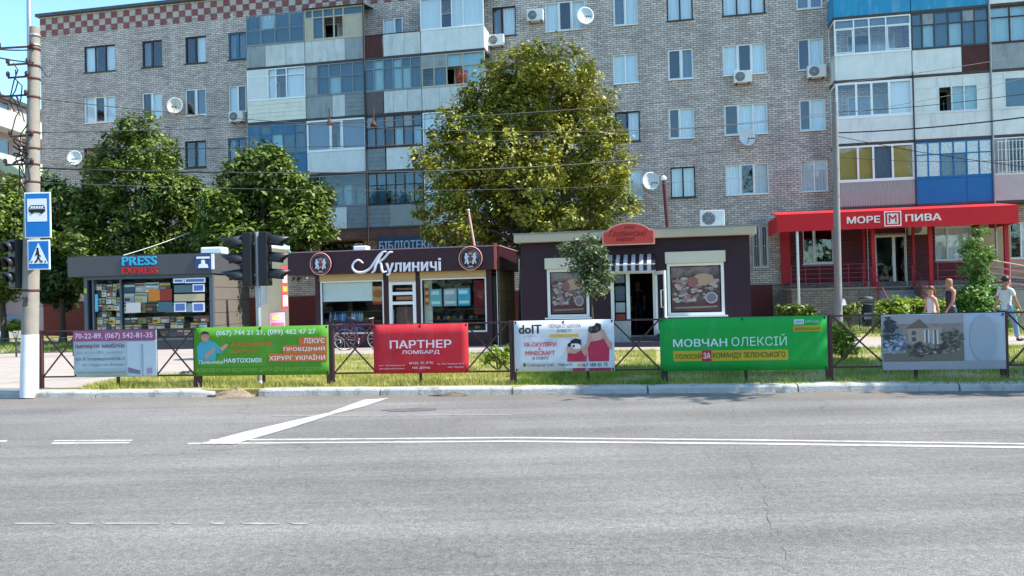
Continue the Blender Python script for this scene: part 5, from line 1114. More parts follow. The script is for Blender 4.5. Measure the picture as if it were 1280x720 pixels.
# ------------------------------------------------------------------ advertising column and light box
P = ground(343.5, 448, .12); rr = 18*P.y/FPX
t = empty('advertising_column', 'round white advertising column pasted with pink and red posters behind the traffic lights', 'advertising column', (P.x, P.y, .12))
H_ = 3.0; q = MB(); q.lathe((0, 0, 0), [(0, 0), (rr, 0), (rr, H_), (rr+.06, H_), (rr+.06, H_+.12), (0, H_+.16)], 32); q.build('drum', mat('column_paper', '#d8d6d4', .85, .1, 3, dirt='#a8a098', dirtamt=.4), t)
def curved(a0, a1, z0, z1, m, name='poster', dr=.008):
    q = MB(); n = 8; vs = []
    for j in range(n+1):
        a = math.radians(a0+(a1-a0)*j/n); vs += [((rr+dr)*math.sin(a), -(rr+dr)*math.cos(a), z0), ((rr+dr)*math.sin(a), -(rr+dr)*math.cos(a), z1)]
    q.add(vs, [(2*j, 2*j+2, 2*j+3, 2*j+1) for j in range(n)], 0, True); q.build(name, m, t)
curved(50, 85, 1.35, 2.55, tm('#c8404c')); curved(2, 62, .75, 1.28, tm('#e0a0b8')); curved(8, 56, .8, 1.0, tm('#d8588c'), dr=.012); curved(10, 40, 1.08, 1.2, tm('#e8d080'), dr=.012)
curved(54, 80, 1.45, 1.75, tm('#e8e0d8'), dr=.012); curved(54, 80, 1.85, 2.0, tm('#d8a040'), dr=.012); curved(54, 80, 2.1, 2.3, tm('#e4c8c0'), dr=.012); curved(-60, -10, 1.5, 2.2, tm('#b4b8b4'))
a, b_ = K1.pu(338, 331, 1.0), K1.pu(368, 304, 1.0)
t = on(K1, 'light_box', 'cyan light box sign between the traffic light and the bakery kiosk', 'sign', b_[0]-.1, 1.0, .12)
q = MB(); w_ = (b_[0]-a[0]); q.box(-w_, 0, -.08, .08, a[1]-.12, b_[1]-.5); q.prism([(-w_, b_[1]-.5), (0, b_[1]-.5), (-.25, b_[1]-.15), (-w_, b_[1]-.15)], -.08, .08); q.build('sign_board', tm('#28a8a8', 'teal_box'), t)
text('АПТЕКА', -w_+.08, -.05, a[1]+.02, a[1]+.24, -.085, tm('#d8ecec'), t, bold=.03)
q = MB(); q.tube([(-.4, 0, 0), (-.4, 0, a[1]-.125)], .03, 8); q.build('pole', GALV, t)

# ------------------------------------------------------------------ street fence and banners
posts = [50, 247, 413, 641, 830, 1036, 1255, 1460]; bays = [4, 3, 4, 3, 3, 3, 3]
zr_, zb_f = 1.235, .36
def fu(px, w=0): return FE.u(px, 440, w)
fnames = ['maroon fence section at the left, ending by the concrete pole, with the pink-headed furniture banner', 'maroon fence section carrying the bright green surgeon banner', 'maroon fence section carrying the crimson pawnshop banner', 'maroon fence section carrying the white banner with two children', 'maroon fence section carrying the plain green election banner', 'maroon fence section carrying the banner with a grey house picture', 'maroon fence section cut by the right edge of the photo']
for i in range(7):
    u0, u1 = fu(posts[i]), fu(posts[i+1]); L = u1-u0
    t = on(FE, 'fence_section', fnames[i], 'fence', u0, 0, .12, 'sections of the roadside fence'); m = MAROON
    for x in ([0] if i < 6 else [0, L]):
        pw = .045 if i not in (1, 2) else .055
        q = MB(); q.box(x-pw*1.3, x-.003, -.035, .035, -.03, zr_-.10); q.build('post', m, t, bev=.004); q = MB(); q.box(x+.003, x+pw*1.3, -.035, .035, -.03, zr_-.10); q.build('post', m, t, bev=.004)
        q = MB(); q.box(x-.12, x+.12, -.08, .08, -.03, -.004+.01); q.build('footing', mat('footing', '#7c7468', .95, .2, 6), t)
    q = MB(); q.box(.002, L-.002, -.02, .02, zr_-.145, zr_-.115); q.build('top_rail', m, t, bev=.003)
    q = MB(); q.box(.06, L-.06, -.016, .016, zb_f-.15, zb_f-.12); q.build('bottom_rail', m, t, bev=.003)
    nb = bays[i]; bw = (L-.12)/nb
    for j in range(nb):
        a, b_ = .06+bw*j, .06+bw*(j+1); z0_, z1_ = zb_f-.12, zr_-.145
        q = MB(); q.bar((a+.02, -.008, z0_), (b_-.02, -.008, z1_), .014, .028); q.build('brace', m, t); q = MB(); q.bar((a+.02, .008, z1_), (b_-.02, .008, z0_), .014, .028); q.build('brace', m, t)
        if j and not (i in (3, 5) and j == 1 and False): 
            if i == 0 and j == 3 or nb == 4 and j == 2: q = MB(); q.box(a-.018, a+.018, -.017, .017, z0_, z1_-.001); q.build('upright', m, t)
    q = MB(); x = L*.5; q.box(x-.025, x+.025, -.02, .02, -.02, zb_f-.151); q.build('leg', m, t)
q = MB()

def banner(name, label, x0, x1, y0, y1, base, cat='banner', w=-.06):
    ym = (y0+y1)/2; xm = (x0+x1)/2; ua = FE.u(x0, ym, w); ub = FE.u(x1, ym, w); za = FE.z(xm, y1, w); zb = FE.z(xm, y0, w)
    t = on(FE, name, label, cat, ua, w, za, 'banners tied to the roadside fence'); Wd, Hh = ub-ua, zb-za
    nx, nz = 14, 5; vs = []; ph = random.random()*6
    for i in range(nx+1):
        for j in range(nz+1):
            s = math.sin(math.pi*i/nx)*math.sin(math.pi*j/nz); vs.append((Wd*i/nx, -.002-.004*s*(1+math.sin(i*1.3+ph)), Hh*j/nz))
    q = MB(); q.add(vs, [(i*(nz+1)+j, (i+1)*(nz+1)+j, (i+1)*(nz+1)+j+1, i*(nz+1)+j+1) for i in range(nx) for j in range(nz)], 0, True); o = q.build('sheet', base, t); s = o.modifiers.new('solidify', 'SOLIDIFY'); s.thickness = .008; s.offset = 1
    q = MB(); e = .025; q.box(0, Wd, .008, .022, 0, e); q.box(0, Wd, .008, .022, Hh-e, Hh); q.box(0, e, .008, .022, e, Hh-e); q.box(Wd-e, Wd, .008, .022, e, Hh-e); q.build('backing_frame', DGREY, t)
    for a, b_ in ((.03, .03), (Wd-.03, .03), (.03, Hh-.03), (Wd-.03, Hh-.03), (Wd*.5, Hh-.03)): q = MB(); q.box(a-.012, a+.012, -.018, -.011, b_-.02, b_+.02); q.build('tie', BLACK, t)
    def X(px): return (px-x0)/(x1-x0)*Wd
    def Z(py): return (y1-py)/(y1-y0)*Hh
    return t, X, Z, Wd, Hh
def prt(t, pts, m, dy=0, name='print'):
    q = MB(); q.prism(pts, -.019-dy, -.0165-dy); return q.build(name, tm(m) if isinstance(m, str) else m, t)
def rect(t, X, Z, a, b_, c_, d_, m, dy=0, name='print'): return prt(t, [(X(a), Z(d_)), (X(b_), Z(d_)), (X(b_), Z(c_)), (X(a), Z(c_))], m, dy, name)
def wr(t, X, Z, s, a, b_, c_, d_, m, bold=0.0, dy=.004, shear=0): return text(s, X(a), X(b_), Z(d_), Z(c_), -.0195-dy, tm(m), t, bold=bold, depth=.002, shear=shear)
fab = lambda h, n: mat(n, h, .8, .05, 1.5, .35, 2.2, dirt='#8a8680', dirtamt=.18)
# 1 furniture
t, X, Z, Wd, Hh = banner('banner', 'pale blue furniture banner with a plum phone-number strip across its top', 92.5, 196, 413, 471, fab('#9fb4bc', 'banner_pale'))
rect(t, X, Z, 92.5, 196, 413, 426, '#8c4c74'); wr(t, X, Z, '70-22-89, (067) 542-81-35', 95, 192, 416, 424.5, '#e0d0dc', .01)
wr(t, X, Z, 'імперія меблів', 95, 157, 429, 436, '#7c4a68', .025); wr(t, X, Z, 'магазин №1 меблів', 95, 155, 438, 442, '#8c9aa4'); wr(t, X, Z, 'вул. В. Інтернаціоналістів,13', 95, 157, 446, 451, '#4a5a68', .01); wr(t, X, Z, '(ст. 13 мкрн.) тел. Фокстрот', 104, 157, 454, 458, '#5c6c78', .01); wr(t, X, Z, 'меблі недорого корпусні м\'які', 95, 157, 464, 467, '#6c7480')
rect(t, X, Z, 160, 196, 427, 470, '#a9bac4', 0); prt(t, [(X(161), Z(459)), (X(161), Z(466)), (X(176), Z(468)), (X(176), Z(463)), (X(168), Z(461))], '#6a6478', .003); rect(t, X, Z, 178, 180.5, 430, 470, '#8898a4', .003); rect(t, X, Z, 184, 191, 460, 467, '#8c84a0', .003)
# 2 surgeon
t, X, Z, Wd, Hh = banner('banner', 'bright green clinic banner with a pointing man in a teal shirt', 243, 411, 408, 469, fab('#4c8c20', 'banner_leaf_green'))
wr(t, X, Z, '(067) 744 21 21, (099) 482 47 27', 272, 396, 412, 420, '#dce8e8', .02)
for a, y in ((375, 422), (355, 432), (337, 442)): rect(t, X, Z, a, 409, y, y+10, '#c06830')
wr(t, X, Z, 'ЛІКУЄ', 381, 407, 423.5, 430, '#e4dcd4', .02, .006); wr(t, X, Z, 'ПРОВІДНИЙ', 356, 407, 433.5, 440, '#e4dcd4', .02, .006); wr(t, X, Z, 'ХІРУРГ УКРАЇНИ', 338, 407, 443.5, 450.5, '#e4dcd4', .02, .006)
wr(t, X, Z, 'Андрологія', 290, 341, 426, 434, '#c06830', .03, .004, .2); wr(t, X, Z, 'урологія', 290, 325, 435.5, 441.5, '#c06830', .02, .004, .2)
wr(t, X, Z, 'НАФТОХІМІК', 281, 329, 447, 453, '#d0e0e4', .03); wr(t, X, Z, 'Поліклініка', 249, 280, 449, 454, '#c4d8dc', .015, .004, .2); wr(t, X, Z, 'КОМПЛЕКСНИЙ МЕДИЧНИЙ ЦЕНТР ДЛЯ ВАШОГО ЗДОРОВ\'Я', 247, 408, 458, 465, '#7cb050')
prt(t, [(X(a), Z(b_)) for a, b_ in ((248, 450), (247, 432), (252, 426), (262, 424), (270, 427), (276, 434), (281, 431), (283, 435), (277, 442), (271, 440), (270, 449))], '#3c98ac', 0)
prt(t, [(X(a), Z(b_)) for a, b_ in ((276, 434), (284, 429), (287, 430), (284, 434), (279, 438))], '#c08c74', .003); prt(t, [(X(a), Z(b_)) for a, b_ in ((256, 444), (265, 436), (268, 433), (270, 435), (266, 441), (258, 448))], '#b8846c', .003)
prt(t, [(X(257.5+5*math.cos(k*math.pi/6)), Z(420+6*math.sin(k*math.pi/6))) for k in range(12)], '#b88470', .003); prt(t, [(X(a), Z(b_)) for a, b_ in ((252, 418), (253, 414), (257, 412.5), (262, 414), (263, 418), (260, 416), (254, 416))], '#2c2428', .006)
# 3 pawnshop
t, X, Z, Wd, Hh = banner('banner', 'crimson pawnshop banner with white words ПАРТНЕР ЛОМБАРД', 467, 585.5, 405, 466, fab('#b8202e', 'banner_crimson'))
wr(t, X, Z, 'ПАРТНЕР', 488, 565, 425, 435, '#dcc8d0', .035); wr(t, X, Z, 'ЛОМБАРД', 503, 550, 437.5, 443, '#dcc8d0', .025)
wr(t, X, Z, 'від 0,3%', 512, 542, 451.5, 455.5, '#d8b8c0'); wr(t, X, Z, 'на день', 516, 538, 458, 461.5, '#d8b8c0'); wr(t, X, Z, 'вул. Халаменюка 8', 474, 506, 455, 457.5, '#d8b8c0'); wr(t, X, Z, 'центральний ринок', 474, 506, 459, 461.5, '#d8b8c0'); wr(t, X, Z, 'пр. Лесі Українки 96 А', 547, 580, 454, 456.5, '#d8b8c0'); wr(t, X, Z, 'маг. Маркет', 560, 580, 458, 460.5, '#d8b8c0')
# 4 doit
t, X, Z, Wd, Hh = banner('banner', 'white school banner with two children in crimson shirts looking through glasses', 643, 768, 400, 464, fab('#c8ccd0', 'banner_white'))
wr(t, X, Z, 'doIT', 649, 678, 405, 416.5, '#2c3440', .05); wr(t, X, Z, 'ПЕРША ІТ-ШКОЛА', 687, 727, 405, 409.5, '#2c3440', .015); wr(t, X, Z, 'В МІСТІ', 698, 715, 411.5, 415, '#2c3440', .015); rect(t, X, Z, 688, 724, 417.5, 421, '#c8a838')
wr(t, X, Z, 'it school', 655, 672, 418.5, 420.5, '#b09098'); wr(t, X, Z, 'VR-ОКУЛЯРИ', 655, 696, 427, 433, '#b83048', .02); wr(t, X, Z, '&', 673, 677, 434.5, 437, '#b83048'); wr(t, X, Z, 'MINECRAFT', 657, 694, 438, 443.5, '#b83048', .02); wr(t, X, Z, 'В ОСВІТІ', 666, 686, 445.5, 449, '#2c3440', .015)
wr(t, X, Z, 'Соборна 5/42   704-075', 659, 715, 454, 458.5, '#4a5460', .01, .008); wr(t, X, Z, '067 488 85 75', 727, 759, 454, 458.5, '#4a5460', .01, .012)
prt(t, [(X(655.5+1.8*math.cos(k*math.pi/5)), Z(455.5+2.4*math.sin(k*math.pi/5))) for k in range(10)], '#5c5428', .004)
prt(t, [(X(a), Z(b_)) for a, b_ in ((709, 452), (710, 441), (716, 440), (726, 438), (734, 443), (733, 452))], '#b02c44'); prt(t, [(X(a), Z(b_)) for a, b_ in ((736, 452), (734, 428), (742, 423), (755, 424), (762, 430), (761, 452))], '#b82c48')
prt(t, [(X(a), Z(b_)) for a, b_ in ((714, 442), (713, 430), (722, 429), (728, 432), (726, 438), (720, 442))], '#c09484', .003); prt(t, [(X(a), Z(b_)) for a, b_ in ((713, 431), (714, 426), (720, 423), (727, 425), (727, 432), (721, 429))], '#1c1a20', .006)
prt(t, [(X(a), Z(b_)) for a, b_ in ((710, 440), (710, 430), (713, 428), (714, 432), (713, 439))], '#28202c', .003); prt(t, [(X(a), Z(b_)) for a, b_ in ((738, 428), (740, 412), (746, 404), (752, 407), (755, 420), (753, 425))], '#c49888', .002)
prt(t, [(X(a), Z(b_)) for a, b_ in ((736, 414), (737, 409), (744, 408), (747, 404), (752, 406), (752, 413), (746, 417), (739, 417))], '#221e24', .005); prt(t, [(X(a), Z(b_)) for a, b_ in ((755, 424), (752, 412), (756, 414), (760, 424), (766, 430), (765, 438), (760, 434))], '#c09080', .004); prt(t, [(X(a), Z(b_)) for a, b_ in ((734, 430), (737, 416), (740, 418), (739, 426), (735, 436), (729, 438), (729, 434))], '#c09080', .004)
prt(t, [(X(a), Z(b_)) for a, b_ in ((714.5, 434), (715, 429.5), (724, 430), (726.5, 432), (726, 436), (718, 436.5))], '#d4d4d0', .009); rect(t, X, Z, 716.5, 719, 431, 434, '#343038', .011)
prt(t, [(X(a), Z(b_)) for a, b_ in ((710, 441), (709.5, 434), (714, 433), (715, 437), (712.5, 442))], '#c09080', .0085); prt(t, [(X(a), Z(b_)) for a, b_ in ((727, 437), (728, 441), (732, 446), (734, 440), (730, 434))], '#c09080', .0085)
prt(t, [(X(a), Z(b_)) for a, b_ in ((741, 424), (740, 417), (745, 417), (752, 414), (753, 420), (749, 426), (744, 427))], '#c8a090', .0088); prt(t, [(X(739.5+2.2*math.cos(k*math.pi/5)), Z(412+2.8*math.sin(k*math.pi/5))) for k in range(10)], '#4a4850', .0095); prt(t, [(X(747+2.2*math.cos(k*math.pi/5)), Z(411.5+2.8*math.sin(k*math.pi/5))) for k in range(10)], '#4a4850', .0095)
rect(t, X, Z, 707, 765, 453, 460, '#c8ccd0', .0045); rect(t, X, Z, 716, 731, 460, 464, '#903048', .002); rect(t, X, Z, 736, 763, 460, 464, '#903048', .002)
prt(t, [(X(724+2.2*math.cos(k*math.pi/5)), Z(456.4+2.2*math.sin(k*math.pi/5))) for k in range(10)], '#c8a838', .009)
# 5 election
t, X, Z, Wd, Hh = banner('banner', 'large plain green election banner with white words МОВЧАН ОЛЕКСІЙ', 825, 1034, 396.5, 463, fab('#12983c', 'banner_emerald'))
wr(t, X, Z, 'МОВЧАН', 841.5, 910, 422.5, 432.5, '#c4dcd4', .03); wr(t, X, Z, 'ОЛЕКСІЙ', 915.5, 984, 418, 432.5, '#b4dccc', -.004); 
P_ = [(X(841.5), Z(450.5)), (X(984), Z(450.5)), (X(985.5), Z(449)), (X(985.5), Z(439)), (X(984), Z(437.5)), (X(841.5), Z(437.5))]; prt(t, P_, '#b8a020')
rect(t, X, Z, 878, 890, 437, 451, '#b02c30', .003); wr(t, X, Z, 'ГОЛОСУЙ', 845, 877, 440, 447.5, '#3c4420', .015); wr(t, X, Z, 'ЗА', 879.5, 888.5, 440, 447.5, '#e0d0c8', .04, .008); wr(t, X, Z, 'КОМАНДУ ЗЕЛЕНСЬКОГО', 891.5, 982, 440, 448, '#3c4420', .015)
rect(t, X, Z, 993.5, 1006, 400.5, 406.5, '#b8d8e0'); wr(t, X, Z, 'СЛУГА', 995, 1005, 402, 405.5, '#187040', .02, .006); wr(t, X, Z, 'НАРОДУ', 1007.5, 1024, 401.5, 405.5, '#90c8b0', .02); rect(t, X, Z, 992, 1027, 408, 415.5, '#a09820'); wr(t, X, Z, 'ЗЕЛЕНСЬКИЙ', 994, 1025, 410, 413.8, '#4a5820', .01, .006)
# 6 house picture
t, X, Z, Wd, Hh = banner('banner', 'faded banner with a greyish picture of a columned house and a blank pale right end', 1102, 1256.5, 392, 462, fab('#a6aeb6', 'banner_grey_blue'))
HP = mat('house_print', '#8c8078', .7, .3, 6); rect(t, X, Z, 1103, 1205, 393, 451, HP); rect(t, X, Z, 1103, 1256, 451.5, 461.5, mat('pinkish_print', '#9a959c', .6, .1, 2))
R_ = random.Random(5)
prt(t, [(X(a), Z(b_)) for a, b_ in ((1135, 430), (1135, 411), (1131, 410), (1150, 399), (1160, 409), (1178, 409), (1178, 430))], '#a09080', .002); prt(t, [(X(a), Z(b_)) for a, b_ in ((1131, 410), (1150, 398), (1162, 409.5))], '#6c5c54', .005)
for a in (1155, 1160, 1166, 1171): rect(t, X, Z, a, a+2, 412, 430, '#c0c4c4', .005)
rect(t, X, Z, 1158, 1160, 412, 430, '#5c6068', .005); rect(t, X, Z, 1168, 1170.5, 412, 430, '#5c6068', .005); rect(t, X, Z, 1140, 1145, 413, 418, '#4c5058', .005); rect(t, X, Z, 1140, 1145, 421, 426, '#4c5058', .005)
rect(t, X, Z, 1103, 1205, 393, 404, '#9a9696', .001); rect(t, X, Z, 1103, 1205, 430, 451, '#6f685c', .001); rect(t, X, Z, 1103, 1128, 412, 440, '#6c7480', .0015)
for (a, b_, w_, h_, n_, cs_) in ((1112, 410, 7, 16, 60, ('#2c3438', '#3c444c')), (1190, 422, 16, 10, 70, ('#54584c', '#6c6c60', '#444840')), (1115, 432, 16, 10, 90, ('#5c6878', '#8c98a8', '#a0a8b8', '#4a5058')), (1160, 436, 40, 7, 80, ('#50483c', '#888078', '#3c3a38')), (1112, 428, 9, 8, 40, ('#5c6878', '#8c98a8', '#4a5058')), (1125, 424, 10, 9, 40, ('#7c8898', '#98a4b4', '#505868')), (1110, 410, 6, 12, 22, ('#2c3438', '#3c444c')), (1190, 424, 10, 8, 26, ('#5c6450', '#4c5044', '#7c7c70')), (1160, 438, 34, 6, 34, ('#50483c', '#888078', '#b0a89c')), (1150, 434, 12, 4, 14, ('#28282c', '#44444c'))):
    for k in range(n_):
        x, y, s = R_.gauss(a, w_*.5), R_.gauss(b_, h_*.5), R_.uniform(.9, 2.8); x = min(max(x, 1105), 1202); y = min(max(y, 396), 448)
        if k == 0: groups = {}
        groups.setdefault(cs_[k % len(cs_)], []).append((x, y, s, k))
    for cc_, lst in groups.items():
        q = MB()
        for (x, y, s, k) in lst: 
            n = 6; q.add([(X(x+s*1.3*math.cos(v*math.pi/3+k)), -.0235-.0002*k, Z(y+s*.8*math.sin(v*math.pi/3+k))) for v in range(n)][::-1], [tuple(range(n))])
        q.build('print', tm(cc_), t)
prt(t, [(X(1229+17*math.cos(k*math.pi/12)), Z(423+29*math.sin(k*math.pi/12))) for k in range(24)], mat('oval_print', '#9ca3ac', .6, .05, 2), .002)

# ------------------------------------------------------------------ concrete pole and its signs
PB = ground(36.5, 489.5, .12); ZP = PB.y
def at(px, py, Y=None): return atY(px, py, Y or ZP)
cp = empty('concrete_pole', 'thick grey concrete pole with a white-painted foot and number 28, wires and clamps', 'pole', PB)
top = at(43.5, 34.5); loc = lambda v: (v.x-PB.x, v.y-PB.y, v.z-PB.z)
zw = at(38, 418).z; k_ = (zw-.12)/(top.z-.12); dx = top.x-PB.x
q = MB(); q.tube([(0, 0, -.1), (dx*k_, 0, zw-.12)], [.158, .148], 20); q.build('painted_foot', WPAINT, cp)
q = MB(); q.tube([(dx*k_, 0, zw-.12), (dx*.5, 0, (top.z-.12)*.5), (dx, 0, top.z-.12)], [.147, .135, .088], 20); q.build('shaft', CONC, cp)
text('28', .5*dx*k_-.02, .10, 1.72-.12, 1.90-.12, -.165, tm('#2c2c2c'), cp, bold=.01)
for py, col_ in ((45, GALV), (57, GALV), (62, RUST), (83, RUST), (99, RUST), (122, RUST), (166, RUST), (186, RUST), (206, RUST), (228, RUST), (363, RUST)):
    v = at(41, py); k = (v.z-.12)/(top.z-.12); r = .158-.07*k; q = MB(); q.lathe((dx*k, 0, v.z-.12), [(r, -.02), (r+.014, -.02), (r+.014, .02), (r, .02)], 18); q.build('clamp', col_, cp)
for py, l, r_ in ((62, .38, .18), (83, .22, .1), (99, .22, .08), (122, .4, .06), (172, .2, .15), (207, .3, .15)):
    v = at(41, py); q = MB(); q.bar((-l, -.12, v.z-.12), (r_+.08, -.12, v.z-.10), .03, .03); q.build('crossarm', RUST, cp)
    for x in (-l, r_+.05): q = MB(); q.lathe((x, -.12, v.z-.09), [(0, 0), (.035, .0), (.03, .03), (.04, .05), (.02, .09), (0, .09)], 10); q.build('insulator', mat('insulator', '#4a3034', .4, .1), cp)
for k in range(7):
    q = MB(); z0 = random.uniform(4.2, 6.4); x = random.uniform(-.1, .12); P2 = [(x+.08*math.sin(j*1.7+k), -.15-.03*math.sin(j), z0-j*random.uniform(.12, .2)) for j in range(7)]; q.tube(P2, .012, 5); q.build('loose_cable', BLACK, cp)
for k in range(4):
    q = MB(); v = at(41, 178+k*8); q.tube([(.19*math.cos(a), .19*math.sin(a), v.z-.12+.05*math.sin(a*2+k)) for a in [j*math.pi/6 for j in range(13)]], .016, 5); q.build('cable_loop', BLACK, cp)
# thin steel lamp mast beside it
b_ = at(37.2, 60, ZP+.3); t_ = at(35.6, -60, ZP+.3); lm = empty('lamp_mast', 'thin pale steel mast rising past the top of the concrete pole', 'lamp mast', (b_.x, ZP+.3, .12)); q = MB(); q.tube([(-.02, 0, -.1), (0, 0, b_.z-.12), (t_.x-b_.x, 0, t_.z-.12)], [.06, .05, .04], 10); q.build('pole', GALV, lm)
q = MB(); q.tube([(t_.x-b_.x, 0, t_.z-.12), (0, -.3, t_.z+.3), (0, -1.1, t_.z+.45)], .03, 8); q.build('arm', GALV, lm); q = MB(); q.ball((0, -1.4, t_.z+.45), (.14, .35, .09), 12); q.build('lamp_head', GALV, lm)
def sign(name, label, x0, x1, y0, y1, Y, edge, face):
    a = atY(x0, y1, Y); b_ = atY(x1, y0, Y); t = empty(name, label, 'road sign', (a.x, Y, a.z)); w, h = b_.x-a.x, b_.z-a.z
    t.rotation_euler = (0, 0, .0); q = MB(); q.box(0, w, 0, .02, 0, h); q.build('plate', edge, t, bev=.006); e = .025; q = MB(); q.box(e, w-e, -.004, -.001, e, h-e); q.build('face', face, t); return t, w, h
SB = tm('#1470b8', 'sign_blue')
t, w, h = sign('bus_stop_sign', 'tall blue sign with a white square showing a bus, on the concrete pole', 31, 63, 240, 298, ZP-.25, WHITE, SB)
q = MB(); q.box(w*.12, w*.86, -.008, -.005, h*.36, h*.86); q.build('white_square', WHITE, t)
def pp(t, pts, m, y=-.012, name='symbol'): q = MB(); q.prism([(a*w, b_*h) for a, b_ in pts], y, y+.003); return q.build(name, m, t)
IK = tm('#1c1c20', 'sign_ink'); pp(t, [(.18, .58), (.18, .66), (.26, .72), (.74, .72), (.80, .66), (.80, .58), (.72, .55), (.24, .56)], IK)
for k in range(5): pp(t, [(.25+.1*k, .655), (.33+.1*k, .655), (.33+.1*k, .70), (.27+.1*k, .70)], WHITE, -.015)
pp(t, [(.2, .635), (.79, .635), (.79, .645), (.2, .645)], WHITE, -.015)
for x in (.3, .66): pp(t, [(x+.055*math.cos(k*math.pi/5), .555+.03*math.sin(k*math.pi/5)) for k in range(10)], IK, -.015)
q = MB(); q.box(w*.3, w*.6, .021, .1, h*.45, h*.5); q.build('bracket', GALV, t)
t, w, h = sign('pedestrian_crossing_sign', 'blue pedestrian crossing sign with a white triangle, under the bus stop sign', 34.5, 62, 299.5, 337.5, ZP-.25, WHITE, SB)
pp(t, [(.08, .2), (.92, .2), (.5, .9)], WHITE, -.008, 'white_triangle')
pp(t, [(.47+.05*math.cos(k*math.pi/4), .70+.045*math.sin(k*math.pi/4)) for k in range(8)], IK); pp(t, [(.44, .66), (.52, .66), (.55, .5), (.62, .46), (.61, .43), (.53, .45), (.54, .4), (.66, .25), (.61, .24), (.5, .36), (.42, .24), (.37, .25), (.46, .42), (.46, .52), (.38, .46), (.36, .49)], IK)
for k in range(5): 
    if k != 2: x = .2+.15*k; pp(t, [(x-.03, .23), (x+.02, .23), (x+.04, .31), (x+.01, .31)], IK, -.012)
q = MB(); q.box(w*.25, w*.55, .021, .12, h*.45, h*.55); q.build('bracket', GALV, t)

# traffic lights
def signal_head(parent, cx, cz, y, dirx, w=.3, h=.86, vis=.34, name='signal_head'):
    """three-lamp head whose lamps face dirx*x"""
    q = MB(); hw = .085; q.box(cx-hw, cx+hw, y-w/2, y+w/2, cz-h/2, cz+h/2); b = q.build(name, BLACK, parent, bev=.02); d = dirx
    for k, col_ in enumerate(('#5a2024', '#5a4820', '#20402c')):
        z = cz+h*.31-k*h*.31; xf = cx+d*hw
        q = MB(); q.lathe((xf+d*.004, y, z), [(.0, d*.03), (.06, d*.024), (.1, 0)], 18, 0, 'x'); q.build('lens', mat('lens_'+col_[1:], col_, .25, .05), b)
        q = MB(); n = 12; vs = []
        for j in range(n+1):
            a = math.radians(-20+220*j/n); r = .14
            for (l, rr_) in ((0, r), (vis*(1-.45*(1-math.sin(max(0, min(math.pi, a))))), r*1.04)): vs.append((xf+d*l, y+rr_*math.cos(a), z+rr_*math.sin(a)+(-.12*l if l else 0)))
        q.add(vs, [(2*j, 2*j+2, 2*j+3, 2*j+1) for j in range(n)], 0, True); o = q.build('visor', mat('visor_black', '#26282c', .45, .1), b); s = o.modifiers.new('solidify', 'SOLIDIFY'); s.thickness = .008
    return b
TB = ground(325, 482.3, .1); ZT = TB.y
tl = empty('traffic_light', 'traffic light on thin steel pole, two black heads back to back behind green banner', 'traffic light', TB)
zt_ = atY(324, 290, ZT).z; q = MB(); q.tube([(0, 0, -.1), (0, 0, zt_-.1)], .048, 14); q.build('pole', GALV, tl)
cz = atY(324, 324, ZT).z-.1; hh = (358-291)*ZT/FPX
signal_head(tl, -.15, cz, -.02, -1, h=hh, vis=.46); signal_head(tl, .16, cz, -.02, 1, h=hh, vis=.40)
q = MB()
for z in (cz-.3, cz+.3): q.box(-.06, .09, -.03, .03, z-.02, z+.02)
q.build('bracket', GALV, tl)
q = MB(); q.lathe((0, 0, .0), [(.10, 0), (.10, .04), (.05, .1)], 14); q.build('foot', GALV, tl)
zl = atY(24, 330, ZP).z; tl2 = empty('traffic_light', 'single black traffic light strapped to the left side of the concrete pole', 'traffic light', (PB.x-.2, ZP, zl))
b = signal_head(tl2, 0, 0, 0, 1, h=.92, vis=.16); tl2.rotation_euler = (0, 0, math.radians(-125))
q = MB(); q.bar((-.05, 0, .3), (-.12, -.14, .3), .03); q.bar((-.05, 0, -.3), (-.12, -.14, -.3), .03); q.build('bracket', GALV, tl2)

# slim pole on the right
LB = ground(1049, 424, .12); lp = empty('street_pole', 'slim pale grey pole standing in front of the red awning left of its lettering', 'pole', LB)
t_ = atY(1043, 128, LB.y); q = MB(); q.tube([(0, 0, -.1), (t_.x-LB.x, 0, t_.z-.12)], [.115, .09], 14); q.build('shaft', mat('slim_pole_grey', '#807c7a', .8, .1, 3, dirt='#6c6864', dirtamt=.4), lp)
q = MB(); _z = atY(1052, 378, LB.y).z-.12; q.prism([(.06, _z-.1), (.2, _z-.08), (.15, _z+.1), (.08, _z+.12)], -.14, -.13); q.build('paper_scrap', WHITE, lp)

# ------------------------------------------------------------------ wires
def wire(a, b, sag, r, label, m=BLACK, n=24):
    a, b = Vector(a), Vector(b); q = MB(); q.tube([tuple((a.lerp(b, i/n)-Vector((0, 0, sag*4*(i/n)*(1-i/n))))-a) for i in range(n+1)], r, 5)
    o = q.build('overhead_wire', m, None, a); setp(o, label, 'wire', 'overhead wires'); return o
RY = 27.0
R = lambda px, py, Y=RY: atY(px, py, Y)
wire(at(46, 210), R(1046, 166), .55, .017, 'thick black cable sagging from the concrete pole to the slim right pole')
wire(R(1046, 166), R(1330, 140, 22), .1, .022, 'thick black cable running from the slim pole out of the photo on the right')
wire(at(46, 186), R(1045, 140), .35, .008, 'thin wire crossing the upper part of the large tree')
wire(R(1045, 140), R(1330, 110, 22), .1, .010, 'thin wire over the right balconies, middle height')
wire(at(46, 166), R(1300, 66, 26), .5, .009, 'thin grey wire crossing the third-floor windows', DGREY)
wire(at(46, 123), R(1300, 92, 26), 1.2, .008, 'thin sagging grey wire high across the facade', DGREY)
wire(at(46, 228), R(1046, 210), .4, .006, 'thin wire just above the kiosk trees', DGREY)
wire(R(1046, 170), R(1330, 214, 22), .1, .010, 'thin wire dropping to the right over the yellow blinds')
